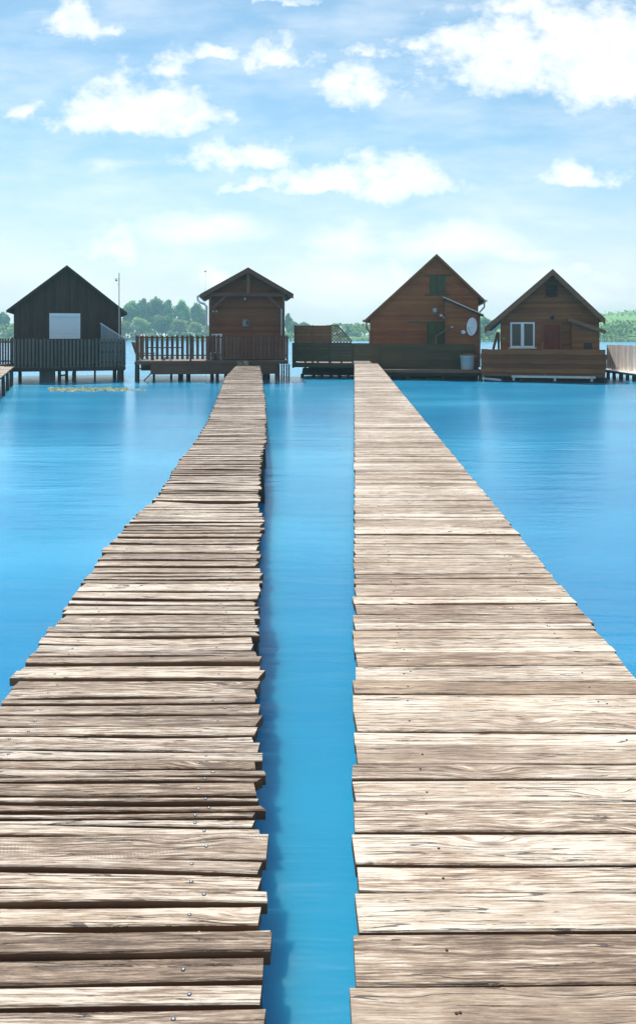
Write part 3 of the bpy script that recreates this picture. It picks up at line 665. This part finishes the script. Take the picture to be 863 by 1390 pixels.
# white garden chair behind the railing
o = empty('garden_chair', (WX(294, 44), 44, f.o.z), 'white slatted garden chair seen through the railing by cabin wall', 'chair')
h = WZ(453, 44) - f.o.z
for xx in (-.24, .0, .24):
    m = MB(); m.box(xx-.055, xx+.055, .02, .05, .45, h-.07); m.build('back_slat', M['white'], o)
m = MB(); m.box(-.32, .32, .015, .055, h-.068, h); m.build('top_rail', M['white'], o)
m = MB(); m.box(-.3, .3, -.45, .0, .40, .44); m.build('seat', M['white'], o)
for xx in (-.27, .27):
    for yy in (-.42, -.04): m = MB(); m.box(xx-.03, xx+.03, yy-.02, yy+.02, 0, .398); m.build('leg', M['white'], o)
# bench at the west end, low shape
o = empty('deck_bench', (WX(196, 43.9), 43.9, f.o.z), 'dark wooden bench with a sloped back at the end of the railed platform', 'bench')
m = MB(); m.box(-.5, .55, -.25, .25, .36, .42); m.build('seat', M['umber_trim'], o)
m = MB(); m.prism([(-.5,-.2,.425),(-.38,-.2,.425),(-.58,-.2,1.02),(-.7,-.2,1.02)], (0,.42,0)); m.build('backrest', M['umber_trim'], o)
for xx in (-.4, .45): m = MB(); m.box(xx-.05, xx+.05, -.22, .22, 0, .357); m.build('leg', M['umber_trim'], o)
o = empty('basin', (WX(222, 43.4), 43.4, f.o.z), 'small pale blue basin standing on the platform edge by the bench', 'basin')
m = MB(); m.lathe([(.10,0),(.15,.16),(.17,.17),(.165,.19),(.13,.17),(.09,.02)], 16); m.build('bowl', M['grey_light'], o)
o = empty('canister', (WX(231.5, 43.3), 43.3, f.o.z), 'small white canister with a cap on the platform edge by the basin', 'canister')
m = MB(); m.lathe([(.08,0),(.09,.02),(.09,.2),(.04,.25)], 14); m.build('body', M['white'], o); m = MB(); m.lathe([(.035,.252),(.035,.29),(.02,.30)], 10); m.build('cap', M['iron'], o)
o = empty('signal_pole', (WX(278.7, 47), 47, f.o.z), 'hair-thin pole with a small knob rising behind the umber cabin eave', 'pole')
m = MB(); m.tube([(0,0,-2.5),(0,0,WZ(369,47)-f.o.z)], .007, 6); m.build('shaft', M['metal'], o); m = MB(); m.lathe([(.02,-.05),(.06,0),(.02,.05)], 8, None, (0,0,WZ(368,47)-f.o.z)); m.build('knob', M['iron'], o)

# ================================================================== CABIN 3: big chestnut cabin, green shutters
random.seed(23)
f = Fr(46.6, 580, 499, R(-8))
cab = empty('timber_cabin', f, 'large chestnut cabin with steep gable and green shuttered attic window', 'cabin', 'cabins on the lake')
x0, x1, zb = f.x(502), f.x(649), .02
ap, el, er = f.P(592.5, 344.5), f.P(495, 434), f.P(658, 407); T = .11
poly = [(x0, zb), (x1, zb), (x1, roofline(ap, er, x1)-T), (ap[0], ap[1]-T), (x0, roofline(ap, el, x0)-T)]
cabin_walls(cab, poly, 7.5, M['chestnut'], 1, .16, x0, x1, zb, (poly[4][1]-.02, poly[2][1]-.02))
m = MB(); m.xz(chevron(ap, el, er, T-.004), -.22, 7.8); m.build('roof', M['roof_brown'], cab)
m = MB(); m.xz(chevron((ap[0], ap[1]-.01), (el[0]+.01, el[1]-.01), (er[0]-.01, er[1]-.01), .16), -.255, -.223); m.build('bargeboard', M['chestnut_dk'], cab)
a, b, c, d_ = f.x(583), f.x(605), f.z(399), f.z(374.5)
m = MB(); m.box(f.x(576), f.x(612), -.045, .01, d_+.002, d_+.08); m.box(f.x(576), f.x(612), -.045, .01, c-.08, c-.002); sh = m.build('attic_window', M['green_shutter'], cab)
for q in (0, 1):
    m = MB(); xa = a + (b-a)/2*q + .01; xb = a + (b-a)/2*(q+1) - .01; n = 4
    for i in range(n): m.box(xa + (xb-xa)*i/n + .004, xa + (xb-xa)*(i+1)/n - .004, -.05, .005, c+.01, d_-.01)
    m.box(xa+.03, xb-.03, -.075, -.052, c+.12, c+.2); m.box(xa+.03, xb-.03, -.075, -.052, d_-.2, d_-.12)
    m.build('shutter', M['green_shutter'], sh)
a, b, c, d_ = f.x(579), f.x(602), .03, f.z(438)
m = MB(); n = 6
for i in range(n): m.box(a + (b-a)*i/n + .004, a + (b-a)*(i+1)/n - .004, -.045, .005, c, d_)
dr = m.build('door', M['green_shutter'], cab); m = MB(); m.box(f.x(553), f.x(606), -.05, .01, d_+.003, d_+.09); m.build('lintel', M['green_shutter'], dr)
# porch closet built on the east corner with its own roof
lx0, lx1 = f.x(605, -1.1), f.x(649.5, -1.1); pa, pb = f.P(601, 403, -1.2), f.P(656, 427, -1.2)
lz = lambda x: pa[1] + (pb[1]-pa[1])*(x-pa[0])/(pb[0]-pa[0]) - .10
m = MB(); pol = [(lx0, zb), (lx1, zb), (lx1, lz(lx1)), (lx0, lz(lx0))]
boards(m, pol, 1, .16, lambda u, w_, o_: (u, -1.04 - o_, w_), .04); m.xz(pol, -1.038, -.98, .5); pc = m.build('porch_closet', M['chestnut'], cab)
m = MB(); boards(m, [(-1.0, zb), (0, zb), (0, lz(lx1)), (-1.0, lz(lx1))], 1, .16, lambda u, w_, o_: (lx1 - .05 + o_, u, w_), .04); m.build('closet_side', M['chestnut'], pc)
m = MB(); m.prism([(pa[0], -1.32, pa[1]), (pb[0], -1.32, pb[1]), (pb[0], -1.32, pb[1]-.09), (pa[0], -1.32, pa[1]-.09)], (0, 1.27, 0)); m.build('closet_roof', M['roof_brown'], pc)
m = MB(); m.bar((pa[0], -1.36, pa[1]+.01), (pb[0], -1.36, pb[1]+.01), .05, .035); m.build('roof_edging', M['metal'], pc)
m = MB(); m.box(lx0-.06, lx0+.02, -1.13, -1.085, zb, lz(lx0)-.02); m.build('corner_post', M['oak_trim'], pc)
m = MB(); m.lathe([(.02,-.05),(.09,-.04),(.11,0),(.09,.04),(.02,.05)], 14); o = m.build('round_lamp', M['grey_light'], cab, (f.x(590.5), -.06, f.z(421)), True); o.rotation_euler = (R(90), 0, 0); o.scale = (1.4, 1.4, 1)
m = MB(); m.box(-.09,.09,-.08,.06,-.07,.07); m.tube([(.1,0,-.06),(.18,0,-.12)], .03, 6); m.lathe([(.07,.0),(.09,.03),(.05,.06)], 10, None, (.19, -.03, -.2)); m.build('floodlight', M['white'], cab, (f.x(598.5), -.12, f.z(428)))
m = MB(); m.tube([(f.x(591,-1), -1.28, f.z(456)), (f.x(612,-1), -1.28, f.z(444.5))], .03, 7); m.tube([(f.x(591.5,-1), -1.28, zb+.4), (f.x(591.5,-1), -1.28, f.z(456)+.02)], .035, 7)
lt = m.build('lamp_arm', M['oak_trim'], cab); m = MB(); m.lathe([(.03,.08),(.09,.02),(.09,-.04),(.05,-.07)], 12, None, (f.x(613,-1), -1.28, f.z(444))); m.build('lamp_shade', M['metal'], lt)
def pipe(px, top, bot, dy, mat, par):
    m = MB(); m.tube([(f.x(px[0]), dy, f.z(top)), (f.x(px[0]), dy, f.z(top+7)), (f.x(px[1]), dy, f.z(top+14)), (f.x(px[1]), dy, f.z(bot))], .055, 8); m.build('downpipe', M[mat], par)
pipe((497.5, 502), 437, 480, -.1, 'copper', cab); pipe((657, 650.5), 410, 498, -.1, 'grey_light', cab)
for e_, s_ in ((el, -1), (er, 1)):
    m = MB(); m.tube([(e_[0]+s_*.05, -.25, e_[1]-.06), (e_[0]+s_*.05, 7.7, e_[1]-.06)], .08, 8); m.build('gutter', M['metal' if s_ > 0 else 'copper'], cab)
m = MB(); m.lathe([(.02,-.03),(.05,0),(.02,.03)], 8); m.build('socket', M['grey_light'], cab, (f.x(543), -.03, f.z(453)))
# dishes
def dish(px, py, rx, rz, dy, label, ry):
    o = empty('satellite_dish', f.at(px, None, dy), label, 'satellite dish', 'satellite dishes'); o.location.z = WZ(py, o.location.y)
    m = MB(); prof = [(r_, -.18*(1 - (r_)**2)) for r_ in (.02, .3, .55, .75, .9, 1.0)]; prof += [(r_, -.18*(1-r_*r_) - .03) for r_ in (1.0, .75, .4, .02)]
    m.lathe(prof, 28); q = m.build('reflector', M['white'], o, None, True); q.scale = (rx, rz, .8*rz); q.rotation_euler = (R(84), 0, R(ry))
    m = MB(); m.tube([(-.02, -.08, -rz*.8), (-rx*.6, -.55*rz/.5, -rz*.2)], .018, 6); m.build('feed_arm', M['metal'], o)
    m = MB(); m.lathe([(.03,-.04),(.045,0),(.03,.06)], 9, None, (-rx*.6, -.55*rz/.5, -rz*.2)); m.build('feed_horn', M['grey_light'], o)
    m = MB(); m.tube([(0, .05, -.05), (.0, .32, -.12)], .03, 7); m.build('bracket', M['metal'], o)
dish(640, 443, .36, .53, -1.42, 'large white satellite dish on the chestnut cabin, turned aside', -38)
dish(628.5, 450.5, .13, .11, -1.42, 'tiny pale dish mounted low beside the large satellite dish', -10)
pf = empty('stilt_platform', f, 'long low platform under the large chestnut cabin behind the olive parapet', 'platform', 'stilt platforms')
px0, px1 = f.x(398, -1.2), f.x(652, -1.9)
m = MB(); k = -.55
zt3 = f.z(493, -1.6)
while k < 7.6: m.box(f.x(500, -1), px1, k, k+.134, -.06, -.012+random.uniform(-.004, .004)); k += .14
k = -1.6
while k < 4: m.box(px0+.1, f.x(514, -1.5), k, k+.134, zt3-.05, zt3+random.uniform(-.004, .004)); k += .14
k = -2.95
while k < -.6: m.box(f.x(515,-1.5), px1, k, k+.134, -.06, -.012+random.uniform(-.004, .004)); k += .14
m.build('deck', M['deck_grey'], pf)
m = MB(); m.box(f.x(515,-2), px1+.03, -3.01, -2.954, -.16, -.0); m.build('fascia', M['oak_trim'], pf)
for y in (-2.7, 0.5, 3, 7): m = MB(); m.box(f.x(515,-2) if y < 0 else px0+.3, px1-.05, y, y+.14, -.35, -.063); m.build('beam', M['log'], pf)
for px, dy, r in ((648,-2.7,.14),(600,-2.6,.11),(555,-2.6,.11),(521,-2.6,.1),(640,1,.14),(590,1,.12),(540,2,.12),(412,-.6,.12),(425,.2,.14),(437,-.3,.12),(448,.4,.12),(461,-.3,.14),(474,-.6,.1),(420,4,.12),(470,4,.12),(620,5,.12)):
    pile_at(pf, f.x(px), dy, -.36 if dy > -1.5 else -.17, r)
m = MB(); rr = 0
for i in range(7):
    z = f.z(500.5) - .02 - .11*(i % 3); m.tube([(f.x(409), .5+.3*i-.4*(i%2), z-.14), (f.x(478), .4+.3*i-.4*(i%2), z-.13)], .1, 8)
m.build('log_crib', M['log'], pf)
m = MB(); m.box(f.x(520,-1), f.x(649,-1), -1.5, -1.3, f.z(517,-1.4)-.1, f.z(513.5,-1.4)); m.build('sill_log', M['deck_grey'], pf)
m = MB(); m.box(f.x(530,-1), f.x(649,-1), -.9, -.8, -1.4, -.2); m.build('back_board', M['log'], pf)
# olive parapet
g = f.at(437, 499, -1.6); pp = empty('board_parapet', g, 'long dark olive board parapet before the chestnut cabin and its terrace', 'parapet')
for (a, b, lo, hi, dy) in ((396.5, 446.5, 490.5, 465, 0), (447.3, 478, 490.5, 465, 0), (479, 515, 489.5, 465.5, .05), (516, 580, 500.5, 466, .03), (580.5, 644, 500.5, 466.5, .06)):
    m = MB(); boards(m, [(g.x(a), g.z(lo)), (g.x(b), g.z(lo)), (g.x(b), g.z(hi)), (g.x(a), g.z(hi))], 1, .19, lambda u, w_, o_: (u, dy - o_, w_), .03, .006, .002); m.build('panel', M['green_paint'], pp)
m = MB(); m.box(g.x(396.5), g.x(479), -.03, .01, g.z(498.5), g.z(492.5)); m.build('skirt_board', M['green_paint'], pp)
for px in (397.5, 414, 431, 446.9, 463, 478.5, 515.5, 547, 580, 612, 643):
    m = MB(); m.box(g.x(px)-.05, g.x(px)+.05, .065, .165, -.02, g.z(465.8)); m.build('post', M['green_paint'], pp)
g = f.at(424, 464, -1.2); ps = empty('privacy_screen', g, 'brown slatted privacy screen standing above the olive parapet', 'screen')
m = MB(); boards(m, [(g.x(399.5), -.9), (g.x(449), -.9), (g.x(449), g.z(441.5)), (g.x(399.5), g.z(441.5))], 1, .10, lambda u, w_, o_: (u, -o_, w_), .025, .01, .003); m.build('slat_panel', M['chestnut_dk'], ps)
for px in (400.3, 424, 448.3): m = MB(); m.box(g.x(px)-.05, g.x(px)+.05, .002, .09, -1.4, g.z(441)); m.build('post', M['chestnut_dk'], ps)
g = f.at(462, 464, -1.22); la = empty('lattice_panel', g, 'diagonal lattice panel with a sloping top beside the brown privacy screen', 'lattice')
pol = [(g.x(449.6), -.05), (g.x(477.5), -.05), (g.x(477.5), g.z(463)), (g.x(457.5), g.z(441.2)), (g.x(449.6), g.z(441.2))]
m = MB(); s_ = .135
for sgn in (1, -1):
    rot = [((u + sgn*w_)/1.41421, (w_ - sgn*u)/1.41421) for u, w_ in pol]
    lo, hi = min(p[0] for p in rot), max(p[0] for p in rot); k = lo
    while k < hi:
        q = clip(rot, 0, k, k + .05)
        if len(q) >= 3:
            back = [((a - sgn*b)/1.41421, (sgn*a + b)/1.41421) for a, b in q]
            m.xz(back, .0 + (.014 if sgn > 0 else 0), .012 + (.014 if sgn > 0 else 0))
        k += s_
m.build('lattice', M['oak_trim'], la)
m = MB(); m.bar((g.x(449.4), -.03, g.z(441.2)), (g.x(457.6), -.03, g.z(441.2)), .06, .027); m.bar((g.x(457.5), -.03, g.z(441)), (g.x(477.8), -.03, g.z(463.4)), .07, .028); m.build('frame', M['green_paint'], la)
# tub
tb = empty('rain_tub', (WX(634.5, 44.05), 44.05, f.o.z), 'grey lidded rain tub standing on the deck under the satellite dish', 'tub')
m = MB(); m.lathe([(.36,.0),(.37,.04),(.42,.72),(.45,.74),(.45,.79),(.42,.80)], 24); m.build('barrel', M['grey_light'], tb, None, True)
m = MB(); m.lathe([(.44,.805),(.44,.83),(.30,.86),(.05,.87)], 24); m.build('lid', M['deck_grey'], tb); m = MB(); m.box(-.25,.32,-.06,.06,.875,.92); m.build('lid_handle', M['oak_trim'], tb)

# ================================================================== CABIN 4: oak cabin with white window
random.seed(24)
f = Fr(43.6, 745, 503, R(-16))
cab = empty('timber_cabin', f, 'small oak-brown cabin with a white double window beside a red door', 'cabin', 'cabins on the lake')
x0, x1, zb = f.x(679), f.x(813), .02
ap, el, er = f.P(750, 364.5, -.6), f.P(657, 444.5, -.6), f.P(821.5, 432, -.6); T = .15
poly = [(x0, zb), (x1, zb), (x1, roofline(ap, er, x1)-T), (ap[0], ap[1]-T), (x0, roofline(ap, el, x0)-T)]
cabin_walls(cab, poly, 6.0, M['oak'], 1, .17, x0, x1, zb, (poly[4][1]-.02, poly[2][1]-.02))
m = MB(); m.xz(chevron(ap, el, er, T-.004), -.6, 6.4); m.build('roof', M['roof_brown'], cab)
m = MB(); m.xz(chevron((ap[0], ap[1]-.012), (el[0]+.01, el[1]-.012), (er[0]-.01, er[1]-.012), .34), -.645, -.603); m.build('bargeboard', M['oak_trim'], cab)
m = MB(); m.box(x0+.02, x1-.02, -.035, .0, f.z(426)-.05, f.z(426)+.05); m.build('tie_beam', M['oak_trim'], cab)
a, b, c, d_ = f.x(739), f.x(757.5), f.z(404), f.z(384)
m = MB(); n = 7
for i in range(n):
    zz = c + .07 + (d_-c-.14)*i/n; m.prism([(a+.06, -.035, zz), (b-.06, -.035, zz), (b-.06, .0, zz+.07), (a+.06, .0, zz+.07)], (0, .008, 0))
gv = m.build('gable_vent', M['iron'], cab); m = MB(); m.box(a, b, -.04, .01, c, c+.06); m.box(a, b, -.04, .01, d_-.06, d_); m.box(a, a+.06, -.04, .01, c+.061, d_-.061); m.box(b-.06, b, -.04, .01, c+.061, d_-.061); m.build('frame', M['umber'], gv)
a, b, c, d_ = f.x(692.5), f.x(725.5), f.z(471.5), f.z(437); mid = (a+b)/2; k = .09
m = MB(); m.box(a, b, -.06, .02, c, c+k); m.box(a, b, -.06, .02, d_-k, d_); m.box(a, a+k, -.06, .02, c+k+.001, d_-k-.001); m.box(b-k, b, -.06, .02, c+k+.001, d_-k-.001); m.box(mid-.09, mid+.09, -.065, .02, c+k+.001, d_-k-.001)
wn_ = m.build('window', M['white'], cab)
for xa, xb in ((a+k, mid-.09), (mid+.09, b-k)): m = MB(); m.box(xa, xb, -.02, .01, c+k, d_-k); m.build('pane', M['glass'], wn_)
m = MB(); m.box(a-.08, b+.1, -.12, -.02, c-.06, c-.004); m.build('sill', M['white'], wn_)
a, b, c, d_ = f.x(734), f.x(760), .03, f.z(440)
m = MB(); n = 6
for i in range(n): m.box(a + (b-a)*i/n+.003, a + (b-a)*(i+1)/n-.003, -.03, .01, c, d_)
dr = m.build('door', M['door_red'], cab)
m = MB(); m.box(a-.07, a-.004, -.05, .01, c, d_+.07); m.box(b+.004, b+.07, -.05, .01, c, d_+.07); m.box(a-.003, b+.003, -.05, .01, d_+.004, d_+.07); m.build('door_frame', M['oak_trim'], dr)
m = MB(); m.box(a+.06, a+.12, -.05, -.032, f.z(474), f.z(464)); m.tube([(a+.09, -.07, f.z(470)), (a+.2, -.07, f.z(470))], .014, 6); m.build('handle', M['copper'], dr)
m = MB(); m.lathe([(.04,-.1),(.09,-.06),(.09,.04),(.05,.09),(.02,.10)], 12, None, (f.x(749), -.1, f.z(431))); m.build('wall_lamp', M['iron'], cab)
m = MB(); m.lathe([(.02,-.01),(.1,-.01),(.1,.01),(.02,.01)], 14); o = m.build('plaque', M['plaque'], cab, (f.x(684), -.03, f.z(459.5))); o.rotation_euler = (R(90), 0, 0)
lx0, lx1 = f.x(776, -.9), f.x(813.5, -.9); pa, pb = f.P(771.5, 430.5, -1.1), f.P(821.5, 448.5, -1.1)
lz = lambda x: pa[1] + (pb[1]-pa[1])*(x-pa[0])/(pb[0]-pa[0]) - .15
pol = [(lx0, zb), (lx1, zb), (lx1, lz(lx1)), (lx0, lz(lx0))]
m = MB(); boards(m, pol, 1, .17, lambda u, w_, o_: (u, -.86 - o_, w_), .04); m.xz(pol, -.858, -.8, .5); pc = m.build('lean_to', M['oak'], cab)
m = MB(); boards(m, [(-.85, zb), (0, zb), (0, lz(lx1)), (-.85, lz(lx1))], 1, .17, lambda u, w_, o_: (lx1 - .05 + o_, u, w_), .04); m.build('lean_to_side', M['oak'], pc)
m = MB(); boards(m, [(0, zb), (.85, zb), (.85, lz(lx0)), (0, lz(lx0))], 1, .17, lambda u, w_, o_: (lx0 + .05 - o_, -u, w_), .04); m.build('lean_to_side', M['oak'], pc)
m = MB(); m.prism([(pa[0], -1.15, pa[1]), (pb[0], -1.15, pb[1]), (pb[0], -1.15, pb[1]-.13), (pa[0], -1.15, pa[1]-.13)], (0, 1.10, 0)); m.build('lean_to_roof', M['roof_brown'], pc)
m = MB(); m.bar((pa[0]-.02, -1.19, pa[1]-.09), (pb[0]+.02, -1.19, pb[1]-.09), .2, .036); m.build('fascia', M['oak_trim'], pc)
a, b, c, d_ = f.x(792,-.9), f.x(803.5,-.9), f.z(474,-.9), f.z(464.5,-.9)
m = MB()
for i in range(5): zz = c + (d_-c)*i/5; m.prism([(a, -.95, zz), (b, -.95, zz), (b, -.915, zz+.06), (a, -.915, zz+.06)], (0, .008, 0))
m.build('louvre', M['iron'], pc)
pf = empty('stilt_platform', f, 'low timber platform with white braces under the small oak-brown cabin', 'platform', 'stilt platforms')
px0, px1, yf = f.x(653, -1.7), f.x(821, -1.7), -1.7
m = MB(); k = yf
while k < 6.2: m.box(px0, px1, k, k+.134, -.05, -.008+random.uniform(-.004, .004)); k += .14
m.build('deck', M['deck_grey'], pf)
for y, za in ((yf-.02, -.26), (.2, -.3), (3, -.3), (6, -.3)): m = MB(); m.box(px0, px1, y, y+.12, za, -.053); m.build('beam', M['oak_trim'], pf)
for px, dy, r in ((655,-1.5,.1),(683,-1.5,.12),(708,-1.5,.12),(751,-1.5,.12),(818,-1.5,.15),(670,1,.12),(720,1,.12),(770,1,.12),(815,2,.12),(700,5,.12),(800,5,.12)): pile_at(pf, f.x(px), dy, -.28, r)
m = MB(); m.box(f.x(694,-1.8), f.x(808,-1.8), -1.78, -1.73, f.z(513,-1.8), f.z(510,-1.8)); m.build('ledger', M['metal'], pf)
for px in (697, 753, 803): m = MB(); m.box(f.x(px,-1.8)-.06, f.x(px,-1.8)+.06, -1.83, -1.785, f.z(517,-1.8), f.z(510,-1.8)); m.build('bracket', M['grey_light'], pf)
m = MB(); m.bar((f.x(654,-1.8), -1.9, f.z(514.5,-1.8)), (f.x(680,-1.8), -1.9, f.z(516.5,-1.8)), .11, .05); m.build('float_board', M['grey_light'], pf)
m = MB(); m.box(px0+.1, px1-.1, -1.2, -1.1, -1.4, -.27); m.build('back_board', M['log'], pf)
g = f.at(737, 504, -1.75); fe = empty('board_fence', g, 'fence of five wavy-edged brown boards before the small oak-brown cabin', 'fence')
n = 5
for i in range(n):
    m = MB(); z0 = g.z(505) + (g.z(474)-g.z(505))*i/n; z1 = g.z(505) + (g.z(474)-g.z(505))*(i+1)/n; q = []; N = 24; ph = random.uniform(0, 6)
    xa, xb = g.x(652.5) + random.uniform(-.03,.03), g.x(822.5) + random.uniform(-.05,.05)
    up_ = [(xa + (xb-xa)*j/N, z1 + .012*math.sin(ph + j*.9) + random.uniform(-.008,.008)) for j in range(N+1)]; lo_ = [(xa + (xb-xa)*j/N, z0 - .03 + .015*math.sin(ph*2 + j*.7)) for j in range(N+1)]
    vs_ = []
    for (xu, zu), (xl, zl) in zip(up_, lo_): vs_ += [(xl, -.06 , zl), (xu, -.012, zu), (xu, .01, zu), (xl, -.035, zl)]
    fs_ = [(j*4+k, (j+1)*4+k, (j+1)*4+(k+1) % 4, j*4+(k+1) % 4) for j in range(N) for k in range(4)] + [(3,2,1,0), (N*4, N*4+1, N*4+2, N*4+3)]
    m.add(vs_, fs_); m.build('board', M['oak_fence'], fe)
for px in (655, 697, 739, 781, 820): m = MB(); m.box(g.x(px)-.05, g.x(px)+.05, .012, .11, g.z(512), g.z(475)); m.build('post', M['oak_trim'], fe)
m = MB(); m.box(g.x(653.4)-.03, g.x(653.4)+.03, .12, 1.6, g.z(504), g.z(475)); m.box(g.x(820.6)-.03, g.x(820.6)+.03, .12, 1.6, g.z(504), g.z(475)); m.build('side_board', M['oak_fence'], fe)
g = Fr(44.5, 673, 472); pr = empty('timber_prop', g.o, 'two crossed timber props leaning in the gap between brown cabins', 'prop')
m = MB(); m.bar((g.x(669.5), 0, g.z(474)), (g.x(675.5), 0, g.z(451)), .13, .09); m.build('long_prop', M['umber_trim'], pr)
m = MB(); m.bar((g.x(677.5), .1, g.z(474)), (g.x(677), .1, g.z(451)), .1, .09); m.build('short_prop', M['umber_trim'], pr)

# ================================================================== pale fence on its own walkway, far east
random.seed(25)
g = Fr(47, 824, 500); dr_ = Vector((0, -1, 0)).normalized()
fe = empty('board_fence', g.o, 'pale fence of upright boards on a low walkway', 'fence'); fe.rotation_euler = (0, 0, math.atan2(dr_.y, dr_.x))
u = 0
while u < 6:
    m = MB(); wd = random.uniform(.11, .16); m.box(u, u+wd-.008, -.03, -.005, .0 + random.uniform(-.03,.02), WZ(467.5,47)-g.o.z + random.uniform(-.012,.012)); m.build('board', M['pale_boards'], fe); u += wd
m = MB(); m.box(0, 6, 0, .05, .2, .28); m.box(0, 6, 0, .05, 1.0, 1.08); m.build('rail', M['pale_boards'], fe)
wk = empty('low_walkway', g.o, 'low pale walkway on short piles under the pale fence', 'walkway'); wk.rotation_euler = fe.rotation_euler
m = MB(); u = -.8
while u < 6.1: m.box(u, u+.134, -.35, 1.0, -.10, -.055 + random.uniform(-.003,.003)); u += .14
m.build('deck', M['pale_boards'], wk)
m = MB(); m.box(-.8, 6.1, -.34, -.24, -.2, -.103); m.box(-.8, 6.1, .8, .9, -.2, -.103); m.build('beam', M['log'], wk)
for u, v in ((-.3,-.2),(.75,-.22),(1.6,-.2),(2.6,-.2),(3.6,-.2),(4.9,-.2),(.2,.8),(2,.8),(4,.8)): pile_at(wk, u, v, -.2, .11)

# ================================================================== floating weed mats
random.seed(26)
def mat_weed(px0, px1, py, dpy, n, label):
    D = (EYE - WATER)*F/(py - HY); o = MB()
    for i in range(n):
        px = px0 + (px1-px0)*random.random(); d = D + random.gauss(0, dpy); s = random.uniform(.03, .11); x = WX(px, d); z = WATER + .004 + random.uniform(0, .03)
        k = random.randint(5, 7); a0 = random.uniform(0, 6); base = [(x + s*math.cos(a0+6.283*j/k)*random.uniform(.7,1.3), d + s*.7*math.sin(a0+6.283*j/k), WATER-.01) for j in range(k)]
        o.add(base + [(x, d, z + .03)], [(j, (j+1) % k, k) for j in range(k)])
    q = o.build('floating_weed', M['weed']); tag(q, label, 'weed', None, 'stuff')
mat_weed(66, 172, 528.5, .6, 480, 'pale mat of floating weed in the water before the black cabin')
mat_weed(165, 198, 529, .2, 40, 'greenish end of the weed mat beside the black cabin')
mat_weed(556, 602, 514.8, .12, 90, 'strip of pale floating weed under the chestnut cabin deck')
